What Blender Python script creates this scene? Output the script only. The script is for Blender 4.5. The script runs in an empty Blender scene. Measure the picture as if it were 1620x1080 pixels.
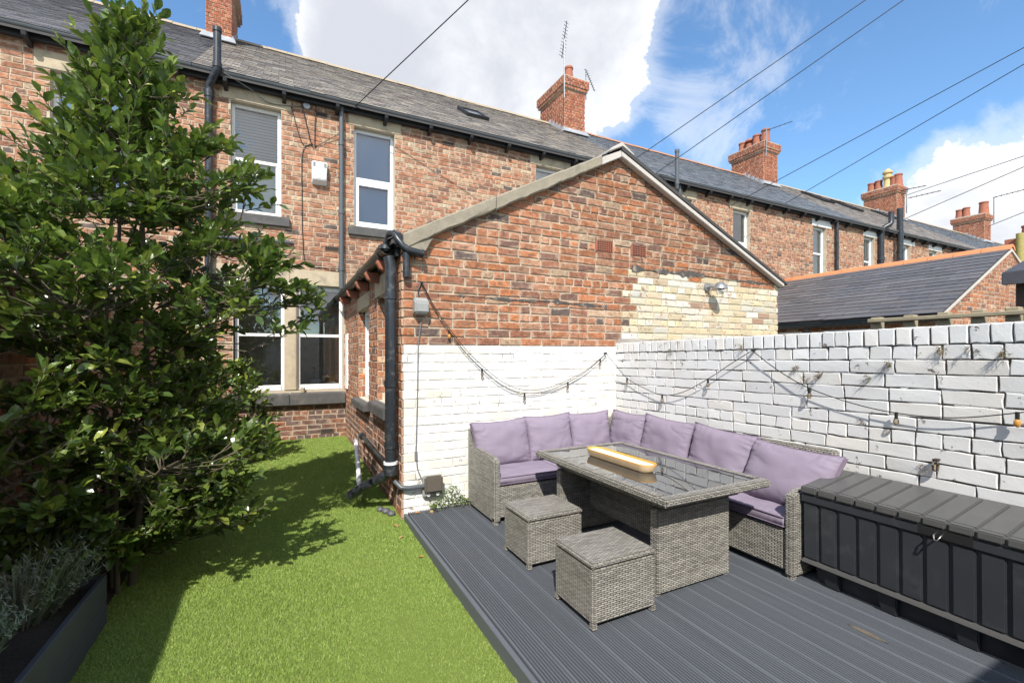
import bpy, bmesh, math, random
import numpy as np
from mathutils import Vector, Matrix, Quaternion, noise as mnoise

rng = random.Random(11)
sc = bpy.context.scene
COL = sc.collection
RAD = math.radians

# ------------------------------------------------------------------ camera
EYE = Vector((0.0, 0.0, 1.6))
YAW = RAD(26.76)
cam_d = bpy.data.cameras.new('camera')
cam_d.sensor_width = 36.0
cam_d.lens = 16.0
cam_d.shift_y = 20.0 / 1620.0
cam_d.clip_start = 0.05
cam_d.clip_end = 2000.0
cam = bpy.data.objects.new('camera', cam_d)
cam.location = EYE
cam.rotation_euler = (RAD(90), 0, -YAW)
COL.objects.link(cam)
sc.camera = cam

# ------------------------------------------------------------------ world and sun
SUN = Vector((0.47, 0.86, -1.0)).normalized()      # the way the light travels
world = bpy.data.worlds.new('World')
sc.world = world
world.use_nodes = True
wt = world.node_tree
for n in list(wt.nodes):
    wt.nodes.remove(n)


def nd(t, ty, ins=None, **at):
    n = t.nodes.new(ty)
    for k, v in at.items():
        setattr(n, k, v)
    for k, v in (ins or {}).items():
        s = n.inputs[k]
        if isinstance(v, bpy.types.NodeSocket):
            t.links.new(v, s)
        else:
            s.default_value = v
    return n


def mth(t, op, a, b=0.0, c=0.0, clamp=False):
    n = nd(t, 'ShaderNodeMath', {0: a, 1: b, 2: c}, operation=op, use_clamp=clamp)
    return n.outputs[0]


def mixc(t, f, a, b, blend='MIX'):
    n = nd(t, 'ShaderNodeMix', {0: f, 6: a, 7: b}, data_type='RGBA', blend_type=blend)
    return n.outputs[2]


def c4(c):
    return (c[0], c[1], c[2], 1.0)


def noi(t, vec, scale, detail=4.0, rough=0.55, dist=0.0, out=0):
    n = nd(t, 'ShaderNodeTexNoise', {'Vector': vec, 'Scale': scale, 'Detail': detail, 'Roughness': rough, 'Distortion': dist})
    return n.outputs[out]


def ramp(t, f, stops):
    n = nd(t, 'ShaderNodeValToRGB', {0: f})
    cr = n.color_ramp
    while len(cr.elements) < len(stops):
        cr.elements.new(0.5)
    for e, (p, c) in zip(cr.elements, stops):
        e.position = p
        e.color = c4(c) if not isinstance(c, float) else (c, c, c, 1)
    return n.outputs[0]


def sstep(t, v, a, b):
    n = nd(t, 'ShaderNodeMapRange', {0: v, 1: a, 2: b, 3: 0.0, 4: 1.0}, interpolation_type='SMOOTHSTEP')
    return n.outputs[0]


tc = nd(wt, 'ShaderNodeTexCoord')
dirv = tc.outputs['Generated']
sky = nd(wt, 'ShaderNodeTexSky', sky_type='NISHITA', sun_disc=False, sun_elevation=math.asin(-SUN.z),
         sun_rotation=math.atan2(-SUN.x, -SUN.y), altitude=60.0, air_density=1.0, dust_density=0.6, ozone_density=1.6)
sep = nd(wt, 'ShaderNodeSeparateXYZ', {0: dirv})
zz = mth(wt, 'ADD', mth(wt, 'MAXIMUM', sep.outputs[2], 0.0), 0.22)
flat = nd(wt, 'ShaderNodeCombineXYZ', {0: mth(wt, 'DIVIDE', sep.outputs[0], zz), 1: mth(wt, 'DIVIDE', sep.outputs[1], zz), 2: 0.0}).outputs[0]
n_big = noi(wt, flat, 1.15, 6.0, 0.60, 0.25)
n_fine = noi(wt, dirv, 6.0, 7.0, 0.66, 0.5)
# cloud banks: (direction, inner cos, outer cos, weight)
banks = [((0.38, 0.90, 0.74), 11, 21, 0.60), ((0.16, 0.95, 0.50), 3, 11, 0.20), ((1.49, 0.37, 0.22), 5, 15, 0.50), ((0.83, 0.70, 0.66), 4, 14, 0.10), ((0.77, 0.73, 0.46), 2, 9, 0.13),
         ((-0.75, 0.1, 0.62), 8, 34, 0.5), ((0.2, -0.8, 0.45), 8, 36, 0.5), ((-0.5, -0.6, 0.5), 6, 22, 0.4), ((0.80, -0.45, 0.42), 8, 26, 0.45)]
dens = mth(wt, 'ADD', mth(wt, 'MULTIPLY', n_big, 0.50), mth(wt, 'MULTIPLY', n_fine, 0.85))
dens = mth(wt, 'SUBTRACT', dens, 0.115)
for d, a, b, w in banks:
    dv = Vector(d).normalized()
    dot = nd(wt, 'ShaderNodeVectorMath', {0: dirv, 1: tuple(dv)}, operation='DOT_PRODUCT').outputs['Value']
    m = sstep(wt, dot, math.cos(RAD(b)), math.cos(RAD(a)))
    dens = mth(wt, 'ADD', dens, mth(wt, 'MULTIPLY', m, w))
mask = sstep(wt, dens, 0.79, 0.87)
wisp = mth(wt, 'MULTIPLY', sstep(wt, dens, 0.62, 0.82), 0.42)
mask = mth(wt, 'MAXIMUM', mask, wisp)
shade = sstep(wt, mth(wt, 'ADD', mth(wt, 'MULTIPLY', n_big, 0.8), mth(wt, 'MULTIPLY', dens, 0.5)), 0.70, 1.12)
cloud = mixc(wt, shade, c4((0.76, 0.77, 0.79)), c4((0.47, 0.49, 0.54)))
SKYS = 0.15
skyc = mixc(wt, 1.0, sky.outputs[0], c4((SKYS * 0.74, SKYS * 0.95, SKYS * 1.06)), 'MULTIPLY')
final = mixc(wt, mask, skyc, cloud)
bg = nd(wt, 'ShaderNodeBackground', {0: final, 1: 1.0})
wo = nd(wt, 'ShaderNodeOutputWorld', {0: bg.outputs[0]})

sun_d = bpy.data.lights.new('sun', 'SUN')
sun_d.energy = 4.1
sun_d.angle = RAD(0.53)
sun_d.color = (1.0, 0.955, 0.88)
sun_o = bpy.data.objects.new('sun', sun_d)
sun_o.location = (-8, -14, 20)
sun_o.rotation_euler = SUN.to_track_quat('-Z', 'Y').to_euler()
COL.objects.link(sun_o)

sc.view_settings.view_transform = 'Standard'
sc.view_settings.look = 'None'
sc.view_settings.gamma = 1.0
sc.view_settings.use_curve_mapping = False
sc.view_settings.exposure = 0.64
sc.cycles.max_bounces = 6
sc.cycles.diffuse_bounces = 3
sc.cycles.glossy_bounces = 3
sc.cycles.transmission_bounces = 4
sc.cycles.transparent_max_bounces = 8

# ------------------------------------------------------------------ helpers: objects and tags
def link(o):
    COL.objects.link(o)
    return o


def tag(o, label=None, cat=None, group=None, kind=None):
    if label:
        o['label'] = label
    if cat:
        o['category'] = cat
    if group:
        o['group'] = group
    if kind:
        o['kind'] = kind
    return o


def empty(name, loc=(0, 0, 0), rz=0.0):
    o = bpy.data.objects.new(name, None)
    o.location = loc
    o.rotation_euler = (0, 0, rz)
    o.empty_display_size = 0.1
    return link(o)


def copy_tree(o, parent=None):
    c = o.copy()
    link(c)
    if parent is not None:
        c.parent = parent
    for ch in o.children:
        copy_tree(ch, c)
    return c


class MB:
    """collects shapes; build() links them as one mesh object"""
    def __init__(s):
        s.v, s.f, s.c = [], [], []

    def add(s, vs, fs, col=None):
        b = len(s.v)
        s.v.extend([tuple(p) for p in vs])
        s.f.extend([tuple(b + i for i in f) for f in fs])
        s.c.extend([col or (1, 1, 1)] * len(fs))
        return s

    def box(s, x0, x1, y0, y1, z0, z1, col=None):
        vs = [(x0, y0, z0), (x1, y0, z0), (x1, y1, z0), (x0, y1, z0), (x0, y0, z1), (x1, y0, z1), (x1, y1, z1), (x0, y1, z1)]
        return s.add(vs, [(0, 3, 2, 1), (4, 5, 6, 7), (0, 1, 5, 4), (1, 2, 6, 5), (2, 3, 7, 6), (3, 0, 4, 7)], col)

    def hexa(s, vs, col=None):
        return s.add(vs, [(0, 3, 2, 1), (4, 5, 6, 7), (0, 1, 5, 4), (1, 2, 6, 5), (2, 3, 7, 6), (3, 0, 4, 7)], col)

    def obox(s, c, ax, ay, az, col=None):
        """box from its centre and three half-axis vectors"""
        c, ax, ay, az = Vector(c), Vector(ax), Vector(ay), Vector(az)
        vs = [c + i * ax + j * ay + k * az for k in (-1, 1) for (i, j) in ((-1, -1), (1, -1), (1, 1), (-1, 1))]
        return s.hexa(vs, col)

    def prism(s, poly, org, u, v, d, col=None):
        """poly (2-D, counter-clockwise seen against d) in the plane org+u*a+v*b, pushed along d"""
        org, u, v, d = Vector(org), Vector(u), Vector(v), Vector(d)
        n = len(poly)
        a = [org + u * p[0] + v * p[1] for p in poly]
        vs = a + [p + d for p in a]
        fs = [tuple(range(n)), tuple(range(2 * n - 1, n - 1, -1))]
        for i in range(n):
            j = (i + 1) % n
            fs.append((j, i, n + i, n + j))
        return s.add(vs, fs, col)

    def tube(s, path, r, seg=10, cap=True, closed=False, col=None, r2=None):
        P = [Vector(p) for p in path]
        n = len(P)
        rs = r if isinstance(r, (list, tuple)) else [r + ((r2 if r2 is not None else r) - r) * i / max(1, n - 1) for i in range(n)]
        tang = []
        for i in range(n):
            if closed:
                t = P[(i + 1) % n] - P[(i - 1) % n]
            else:
                t = P[min(n - 1, i + 1)] - P[max(0, i - 1)]
            if t.length < 1e-9:
                t = Vector((0, 0, 1))
            tang.append(t.normalized())
        ref = Vector((0, 0, 1)) if abs(tang[0].z) < 0.9 else Vector((1, 0, 0))
        nn = tang[0].cross(ref).normalized()
        vs = []
        for i in range(n):
            if i:
                q = tang[i - 1].rotation_difference(tang[i])
                nn = (q @ nn)
                nn = (nn - tang[i] * nn.dot(tang[i])).normalized()
            bb = tang[i].cross(nn)
            for k in range(seg):
                a = 2 * math.pi * k / seg
                vs.append(P[i] + (nn * math.cos(a) + bb * math.sin(a)) * rs[i])
        fs = []
        m = n if closed else n - 1
        for i in range(m):
            j = (i + 1) % n
            for k in range(seg):
                l = (k + 1) % seg
                fs.append((i * seg + k, i * seg + l, j * seg + l, j * seg + k))
        if cap and not closed:
            fs.append(tuple(range(seg - 1, -1, -1)))
            fs.append(tuple((n - 1) * seg + k for k in range(seg)))
        return s.add(vs, fs, col)

    def lathe(s, prof, c, seg=16, col=None):
        c = Vector(c)
        n = len(prof)
        vs = []
        for r, z in prof:
            for k in range(seg):
                a = 2 * math.pi * k / seg
                vs.append(c + Vector((r * math.cos(a), r * math.sin(a), z)))
        fs = []
        for i in range(n - 1):
            for k in range(seg):
                l = (k + 1) % seg
                fs.append((i * seg + k, i * seg + l, (i + 1) * seg + l, (i + 1) * seg + k))
        fs.append(tuple(range(seg - 1, -1, -1)))
        fs.append(tuple((n - 1) * seg + k for k in range(seg)))
        return s.add(vs, fs, col)

    def build(s, name, mat, parent=None, bevel=0.0, seg=2, smooth=False, uv=False, rel=None, loc=None):
        me = bpy.data.meshes.new(name)
        vs = s.v
        if rel is not None:
            r = Vector(rel)
            vs = [tuple(Vector(p) - r) for p in s.v]
        me.from_pydata(vs, [], s.f)
        if bevel > 0:
            bm = bmesh.new()
            bm.from_mesh(me)
            bmesh.ops.recalc_face_normals(bm, faces=bm.faces)
            es = [e for e in bm.edges if len(e.link_faces) == 2 and e.calc_face_angle(0) > 0.5]
            bmesh.ops.bevel(bm, geom=es, offset=bevel, segments=seg, affect='EDGES', clamp_overlap=True)
            bm.to_mesh(me)
            bm.free()
        elif any(c != (1, 1, 1) for c in s.c):
            at = me.attributes.new('bcol', 'FLOAT_COLOR', 'FACE')
            arr = np.ones((len(s.f), 4), np.float32)
            arr[:, :3] = np.array(s.c, np.float32)
            at.data.foreach_set('color', arr.ravel())
        if uv:
            box_uv(me)
        if smooth is True:
            me.shade_smooth()
        elif smooth:
            me.shade_smooth()
            me.set_sharp_from_angle(angle=RAD(smooth))
        ms = mat if isinstance(mat, (list, tuple)) else [mat]
        for m in ms:
            me.materials.append(m)
        o = bpy.data.objects.new(name, me)
        if loc is not None:
            o.location = loc
        elif rel is not None:
            o.location = rel
        link(o)
        if parent is not None:
            o.parent = parent
        return o


def box_uv(me):
    """metre-scaled box mapping: u horizontal, v up (or along y on flat faces)"""
    nl = len(me.loops)
    uvl = me.uv_layers.new(name='UVMap')
    co = np.empty(len(me.vertices) * 3, np.float32)
    me.vertices.foreach_get('co', co)
    co = co.reshape(-1, 3)
    vi = np.empty(nl, np.int32)
    me.loops.foreach_get('vertex_index', vi)
    uv = np.zeros((nl, 2), np.float32)
    for p in me.polygons:
        n = p.normal
        ax, ay, az = abs(n.x), abs(n.y), abs(n.z)
        for li in p.loop_indices:
            c = co[vi[li]]
            if az >= ax and az >= ay:
                uv[li] = (c[0], c[1])
            elif ax >= ay:
                uv[li] = (c[1], c[2])
            else:
                uv[li] = (c[0], c[2])
    uvl.data.foreach_set('uv', uv.ravel())


# ------------------------------------------------------------------ materials
def new_mat(name):
    m = bpy.data.materials.new(name)
    m.use_nodes = True
    t = m.node_tree
    for n in list(t.nodes):
        t.nodes.remove(n)
    out = nd(t, 'ShaderNodeOutputMaterial')
    return m, t, out


def finish(t, out, color, rough=0.7, metal=0.0, bump=None, spec=0.5, ior=None, coat=0.0, extra=None):
    ins = {'Base Color': color if isinstance(color, bpy.types.NodeSocket) else c4(color), 'Roughness': rough, 'Metallic': metal}
    b = nd(t, 'ShaderNodeBsdfPrincipled', ins)
    b.inputs['Specular IOR Level'].default_value = spec
    if ior:
        b.inputs['IOR'].default_value = ior
    if coat:
        b.inputs['Coat Weight'].default_value = coat
        b.inputs['Coat Roughness'].default_value = 0.15
    if bump:
        h, strg, dist = bump
        bn = nd(t, 'ShaderNodeBump', {'Height': h, 'Strength': strg, 'Distance': dist})
        t.links.new(bn.outputs[0], b.inputs['Normal'])
    t.links.new(b.outputs[0], out.inputs[0])
    return b


def wpos(t):
    return nd(t, 'ShaderNodeNewGeometry').outputs['Position']


def simple(name, col, rough=0.6, metal=0.0, var=0.18, scale=9.0, bscale=60.0, bstr=0.15, bdist=0.002, spec=0.5, dirt=None, ior=None):
    m, t, out = new_mat(name)
    p = wpos(t)
    n1 = noi(t, p, scale, 5.0, 0.6)
    lo = tuple(c * (1 - var) for c in col)
    hi = tuple(min(1, c * (1 + var)) for c in col)
    base = mixc(t, n1, c4(lo), c4(hi))
    if dirt:
        dcol, amt, ds = dirt
        n2 = noi(t, p, ds, 7.0, 0.65)
        base = mixc(t, mth(t, 'MULTIPLY', sstep(t, n2, 0.50, 0.70), amt), base, c4(dcol))
    n3 = noi(t, p, bscale, 4.0, 0.6)
    finish(t, out, base, rough, metal, (n3, bstr, bdist), spec, ior)
    return m


def brick_mat(name, src, worn=0.52, pale=(0.56, 0.42, 0.31), soot=0.35, painted=None):
    """src 'obj' reads the object colour, 'attr' the face colour; painted: (flake colour, amount, stain colour, stain amount)"""
    m, t, out = new_mat(name)
    p = wpos(t)
    if src == 'obj':
        c = nd(t, 'ShaderNodeObjectInfo').outputs['Color']
    else:
        c = nd(t, 'ShaderNodeAttribute', attribute_name='bcol').outputs['Color']
    n1 = noi(t, p, 20.0, 4.0, 0.68)
    n2 = noi(t, p, 9.0, 5.0, 0.72, 0.4)
    n3 = noi(t, p, 70.0, 3.0, 0.7)
    n4 = noi(t, p, 2.2, 3.0, 0.6)
    if painted:
        fl, fa, st, sa = painted
        base = mixc(t, mth(t, 'MULTIPLY', sstep(t, n4, 0.47, 0.68), sa), c, c4(st))
        base = mixc(t, mth(t, 'MULTIPLY', n1, 0.16), base, c4((0.62, 0.61, 0.59)))
        spots = mth(t, 'MULTIPLY', sstep(t, n2, 0.66 - 0.12 * fa, 0.69 - 0.12 * fa), sstep(t, n1, 0.46, 0.56))
        base = mixc(t, mth(t, 'MULTIPLY', spots, min(1.0, 0.5 + fa)), base, c4(fl))
        h = mth(t, 'ADD', mth(t, 'MULTIPLY', n2, 0.7), mth(t, 'MULTIPLY', n3, 0.25))
        h = mth(t, 'SUBTRACT', h, mth(t, 'MULTIPLY', spots, 0.35))
        finish(t, out, base, 0.62, 0.0, (h, 0.55, 0.006), 0.35)
    else:
        k = nd(t, 'ShaderNodeMapRange', {0: n1, 1: 0.28, 2: 0.72, 3: 0.46, 4: 1.36}).outputs[0]
        kv = nd(t, 'ShaderNodeCombineXYZ', {0: k, 1: k, 2: k}).outputs[0]
        base = mixc(t, 1.0, c, kv, 'MULTIPLY')
        e = nd(t, 'ShaderNodeAttribute', attribute_name='edge').outputs['Fac']
        core = sstep(t, mth(t, 'ADD', e, mth(t, 'MULTIPLY', mth(t, 'SUBTRACT', n1, 0.5), 1.6)), 0.42, 0.10)
        base = mixc(t, mth(t, 'MULTIPLY', core, mth(t, 'MULTIPLY', sstep(t, n4, 0.42, 0.60), 0.45)), base, c4((0.13, 0.088, 0.072)))
        rim = mth(t, 'MULTIPLY', sstep(t, mth(t, 'ADD', e, mth(t, 'MULTIPLY', mth(t, 'SUBTRACT', n2, 0.5), 2.0)), 0.55, 0.95), worn)
        base = mixc(t, rim, base, c4(pale))
        base = mixc(t, mth(t, 'MULTIPLY', sstep(t, n3, 0.60, 0.72), 0.55), base, c4((0.10, 0.07, 0.06)))
        base = mixc(t, mth(t, 'MULTIPLY', sstep(t, n4, 0.52, 0.75), soot), base, c4((0.12, 0.085, 0.07)))
        h = mth(t, 'ADD', mth(t, 'MULTIPLY', n1, 0.5), mth(t, 'MULTIPLY', n3, 0.5))
        finish(t, out, base, 0.88, 0.0, (h, 0.7, 0.006), 0.25)
    return m


def attr_mat(name, rough=0.6, var=0.25, scale=14.0, bscale=50.0, bstr=0.3, bdist=0.003, src='attr', spec=0.4, lichen=None):
    m, t, out = new_mat(name)
    p = wpos(t)
    if src == 'obj':
        c = nd(t, 'ShaderNodeObjectInfo').outputs['Color']
    else:
        c = nd(t, 'ShaderNodeAttribute', attribute_name='bcol').outputs['Color']
    n1 = noi(t, p, scale, 6.0, 0.65)
    k = nd(t, 'ShaderNodeMapRange', {0: n1, 1: 0.25, 2: 0.75, 3: 1 - var, 4: 1 + var}).outputs[0]
    kv = nd(t, 'ShaderNodeCombineXYZ', {0: k, 1: k, 2: k}).outputs[0]
    base = mixc(t, 1.0, c, kv, 'MULTIPLY')
    if lichen:
        n5 = noi(t, p, lichen[2], 8.0, 0.7)
        base = mixc(t, mth(t, 'MULTIPLY', sstep(t, n5, 0.58, 0.68), lichen[1]), base, c4(lichen[0]))
    n3 = noi(t, p, bscale, 5.0, 0.6)
    finish(t, out, base, rough, 0.0, (n3, bstr, bdist), spec)
    return m


def wicker_mat(name, flat=False):
    """basket weave: flat strands in rows, each passing over and under, from metre-scaled UVs"""
    m, t, out = new_mat(name)
    uv = nd(t, 'ShaderNodeUVMap').outputs[0]
    s = nd(t, 'ShaderNodeSeparateXYZ', {0: uv})
    row = mth(t, 'MULTIPLY', s.outputs[1], 1 / 0.0115)
    rf = mth(t, 'FLOOR', row)
    fr = mth(t, 'FRACT', row)
    odd = mth(t, 'MULTIPLY', mth(t, 'MODULO', mth(t, 'ABSOLUTE', rf), 2.0), 0.5)
    u = mth(t, 'ADD', mth(t, 'MULTIPLY', s.outputs[0], 1 / 0.042), odd)
    uf = mth(t, 'FLOOR', u)
    fu = mth(t, 'FRACT', u)
    # over the upright for 70 % of its length, then dipping behind
    dip = mth(t, 'ABSOLUTE', mth(t, 'SUBTRACT', fu, 0.5))            # 0 mid, .5 at the dip
    over = sstep(t, dip, 0.5, 0.30)
    bulge = mth(t, 'POWER', mth(t, 'SINE', mth(t, 'MULTIPLY', fr, math.pi)), 0.6)
    h = mth(t, 'MULTIPLY', bulge, mth(t, 'ADD', 0.25, mth(t, 'MULTIPLY', over, 0.75)))
    wn = nd(t, 'ShaderNodeTexWhiteNoise', {'Vector': nd(t, 'ShaderNodeCombineXYZ', {0: uf, 1: rf, 2: 0.0}).outputs[0]}, noise_dimensions='3D').outputs[0]
    wn2 = nd(t, 'ShaderNodeTexWhiteNoise', {'W': rf}, noise_dimensions='1D').outputs[0]
    big = noi(t, wpos(t), 5.0, 3.0, 0.5)
    grain = noi(t, nd(t, 'ShaderNodeVectorMath', {0: uv, 1: (60.0, 900.0, 1.0)}, operation='MULTIPLY').outputs[0], 1.0, 2.0, 0.5)
    tone = mth(t, 'ADD', mth(t, 'MULTIPLY', wn, 0.40), mth(t, 'ADD', mth(t, 'MULTIPLY', wn2, 0.25), mth(t, 'ADD', mth(t, 'MULTIPLY', grain, 0.25), mth(t, 'MULTIPLY', big, 0.2))))
    col = ramp(t, tone, [(0.15, (0.145, 0.134, 0.116)), (0.5, (0.275, 0.258, 0.225)), (0.95, (0.430, 0.405, 0.355))])
    col = mixc(t, sstep(t, h, 0.50, 0.10), col, c4((0.030, 0.027, 0.023)))
    finish(t, out, col, 0.5, 0.0, (h, 0.9, 0.004), 0.4)
    return m


def glass_mat(name, tint=(0.8, 0.85, 0.86), refl=0.9, rough=0.0):
    m, t, out = new_mat(name)
    lw = nd(t, 'ShaderNodeFresnel', {'IOR': 1.62})
    a = nd(t, 'ShaderNodeBsdfTransparent', {0: c4(tint)})
    b = nd(t, 'ShaderNodeBsdfGlossy', {0: c4((refl, refl, refl)), 'Roughness': rough})
    f = mth(t, 'ADD', mth(t, 'MULTIPLY', lw.outputs[0], 1.0), 0.15, clamp=True)
    mx = nd(t, 'ShaderNodeMixShader', {0: f, 1: a.outputs[0], 2: b.outputs[0]})
    t.links.new(mx.outputs[0], out.inputs[0])
    return m


MT = {}
MT['brick_o'] = brick_mat('red_brick_piece', 'obj', soot=0.25)
MT['brick_a'] = brick_mat('red_brick_course', 'attr', soot=0.25)
MT['white_o'] = brick_mat('white_brick_piece', 'obj', painted=((0.20, 0.15, 0.12), 0.34, (0.64, 0.55, 0.40), 0.38))
MT['white_a'] = brick_mat('white_brick_course', 'attr', painted=((0.20, 0.15, 0.12), 0.34, (0.64, 0.55, 0.40), 0.38))
MT['flake_o'] = brick_mat('flaking_white_brick_piece', 'obj', painted=((0.15, 0.11, 0.09), 0.42, (0.58, 0.55, 0.50), 0.35))
MT['flake_a'] = brick_mat('flaking_white_brick_course', 'attr', painted=((0.15, 0.11, 0.09), 0.42, (0.58, 0.55, 0.50), 0.35))
MT['cream_o'] = brick_mat('cream_brick_piece', 'obj', painted=((0.33, 0.20, 0.13), 0.85, (0.60, 0.45, 0.28), 0.35))
MT['cream_a'] = brick_mat('cream_brick_course', 'attr', painted=((0.33, 0.20, 0.13), 0.85, (0.60, 0.45, 0.28), 0.35))
MT['mortar'] = simple('sandy_mortar', (0.47, 0.40, 0.30), 0.95, var=0.3, scale=6, bscale=90, bstr=0.6, bdist=0.004)
MT['mortar_light'] = simple('pale_mortar', (0.52, 0.46, 0.37), 0.95, var=0.25, scale=6, bscale=90, bstr=0.6, bdist=0.004)
MT['mortar_white'] = simple('painted_mortar', (0.74, 0.73, 0.69), 0.75, var=0.12, scale=5, bscale=80, bstr=0.6, bdist=0.005, dirt=((0.16, 0.135, 0.11), 0.9, 6.0))
MT['mortar_dark'] = simple('open_dark_joint', (0.085, 0.068, 0.056), 0.95, var=0.4, scale=9, bscale=90, bstr=0.8, bdist=0.006, dirt=((0.30, 0.28, 0.25), 0.30, 14.0))
MT['mortar_cream'] = simple('cream_mortar', (0.42, 0.37, 0.27), 0.95, var=0.2, scale=8, bscale=90, bstr=0.6, bdist=0.004)
MT['stone'] = simple('sandstone', (0.46, 0.38, 0.265), 0.9, var=0.28, scale=7, bscale=70, bstr=0.5, bdist=0.004, dirt=((0.19, 0.16, 0.13), 0.5, 4.0))
MT['stone_dark'] = simple('sooty_stone', (0.085, 0.082, 0.080), 0.85, var=0.35, scale=8, bscale=70, bstr=0.5, bdist=0.004, dirt=((0.25, 0.21, 0.17), 0.35, 6.0))
MT['coping'] = simple('weathered_coping', (0.275, 0.24, 0.18), 0.95, var=0.35, scale=9, bscale=60, bstr=0.7, bdist=0.006, dirt=((0.14, 0.12, 0.10), 0.55, 7.0))
MT['upvc'] = simple('white_upvc', (0.80, 0.80, 0.80), 0.35, var=0.05, bstr=0.03)
MT['white_wood'] = simple('white_painted_wood', (0.78, 0.77, 0.74), 0.5, var=0.08, bscale=80, bstr=0.2, dirt=((0.45, 0.40, 0.32), 0.4, 9.0))
MT['barge'] = simple('white_barge_paint', (0.50, 0.46, 0.42), 0.7, var=0.12, scale=12, bscale=60, bstr=0.5, dirt=((0.40, 0.36, 0.33), 0.5, 7.0))
MT['black'] = simple('black_pipe', (0.022, 0.026, 0.032), 0.35, var=0.3, scale=8, bscale=40, bstr=0.1, dirt=((0.17, 0.17, 0.17), 0.35, 14.0))
MT['blackmatt'] = simple('black_fascia', (0.016, 0.016, 0.018), 0.6, var=0.3, scale=8)
MT['greypipe'] = simple('grey_pipe', (0.085, 0.095, 0.105), 0.4, var=0.2, scale=8)
MT['gutter'] = simple('brown_black_gutter', (0.040, 0.034, 0.027), 0.38, var=0.3, scale=10, dirt=((0.13, 0.11, 0.08), 0.5, 12.0))
MT['terracotta'] = simple('terracotta', (0.34, 0.115, 0.065), 0.8, var=0.2, scale=9, dirt=((0.14, 0.07, 0.05), 0.45, 6.0))
MT['ridge_orange'] = simple('orange_ridge_tile', (0.60, 0.235, 0.10), 0.75, var=0.12, scale=6)
MT['ridge_tan'] = simple('old_ridge_tile', (0.36, 0.29, 0.20), 0.9, var=0.3, scale=6)
MT['ridge_red'] = simple('red_ridge_tile', (0.38, 0.19, 0.11), 0.85, var=0.3, scale=6)
MT['slate_a'] = attr_mat('slate_course', 0.55, 0.16, 9.0, lichen=((0.30, 0.29, 0.24), 0.25, 6.0))
MT['slate_o'] = attr_mat('slate_piece', 0.55, 0.16, 9.0, src='obj', lichen=((0.30, 0.29, 0.24), 0.25, 6.0))
MT['underslate'] = simple('roof_underlay', (0.055, 0.052, 0.052), 0.8)
MT['lead'] = simple('lead_flashing', (0.30, 0.31, 0.33), 0.55, var=0.3, scale=12, dirt=((0.62, 0.62, 0.62), 0.5, 8.0))
MT['concrete'] = simple('concrete', (0.33, 0.31, 0.28), 0.95, var=0.25, scale=8, bscale=60, bstr=0.6, bdist=0.005)
MT['glass'] = glass_mat('window_glass')
MT['interior'] = simple('dim_room', (0.20, 0.18, 0.15), 0.9, var=0.3, scale=3)
MT['curtain'] = simple('pale_roller_blind', (0.60, 0.67, 0.66), 0.9, var=0.10, scale=3)
MT['blindslat'] = simple('grey_blind_slat', (0.45, 0.47, 0.50), 0.7, var=0.05)
MT['blueblind'] = simple('blue_blind', (0.17, 0.42, 0.72), 0.6, var=0.06, scale=2)
MT['wicker'] = wicker_mat('grey_wicker')
MT['cushion'] = simple('lilac_fabric', (0.245, 0.203, 0.262), 0.85, var=0.07, scale=5, bscale=420, bstr=0.12, bdist=0.001, spec=0.25)
MT['piping'] = simple('lilac_piping', (0.175, 0.135, 0.185), 0.85, var=0.08, spec=0.25)
MT['tabglass'] = simple('tinted_table_glass', (0.030, 0.034, 0.036), 0.02, var=0.1, bstr=0.0, ior=3.8)
MT['deckboard'] = None
MT['plastic'] = simple('anthracite_plastic', (0.034, 0.037, 0.043), 0.42, var=0.2, scale=5, bscale=160, bstr=0.10, bdist=0.001, dirt=((0.085, 0.085, 0.085), 0.35, 9.0))
MT['plastic_lid'] = simple('weathered_grey_lid', (0.086, 0.085, 0.083), 0.40, var=0.16, scale=6, bscale=160, bstr=0.12, bdist=0.001, dirt=((0.11, 0.105, 0.095), 0.5, 7.0))
MT['steel'] = simple('steel', (0.30, 0.28, 0.26), 0.4, 1.0, var=0.1)
MT['alum'] = simple('dull_aluminium', (0.34, 0.35, 0.36), 0.45, 0.7, var=0.15)
MT['greybox'] = simple('grey_enclosure', (0.30, 0.30, 0.29), 0.45, var=0.08)
MT['socket'] = simple('smoked_socket_cover', (0.115, 0.100, 0.080), 0.25, var=0.15)
MT['cable'] = simple('black_cable', (0.012, 0.012, 0.012), 0.5)
MT['cable_grey'] = simple('grey_cable', (0.17, 0.17, 0.18), 0.6)
MT['amber'] = simple('amber_bulb', (0.55, 0.26, 0.06), 0.12, var=0.2)
MT['woodtray'] = simple('mango_wood', (0.60, 0.43, 0.24), 0.5, var=0.22, scale=14, bscale=60, bstr=0.2)
MT['trayrim'] = simple('orange_wood_rim', (0.66, 0.34, 0.055), 0.45, var=0.2, scale=14)
MT['wax'] = simple('cream_wax', (0.80, 0.77, 0.70), 0.5, var=0.08)
MT['fencewood'] = simple('old_fence_timber', (0.30, 0.255, 0.17), 0.9, var=0.3, scale=12, bscale=60, bstr=0.4)
MT['soil'] = simple('dark_soil', (0.045, 0.033, 0.024), 1.0, var=0.5, scale=14, bscale=30, bstr=1.0, bdist=0.02)
MT['planter'] = simple('grey_painted_planter', (0.060, 0.066, 0.078), 0.6, var=0.2, scale=7, bscale=60, bstr=0.2)
MT['bark'] = simple('shrub_bark', (0.105, 0.088, 0.055), 0.9, var=0.35, scale=20, bscale=60, bstr=0.7, bdist=0.004)
MT['yellowpipe'] = simple('mossy_yellow_pipe', (0.33, 0.28, 0.09), 0.8, var=0.4, scale=9)
MT['felt'] = simple('dark_roof_felt', (0.060, 0.060, 0.072), 0.7, var=0.2, scale=9)
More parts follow.
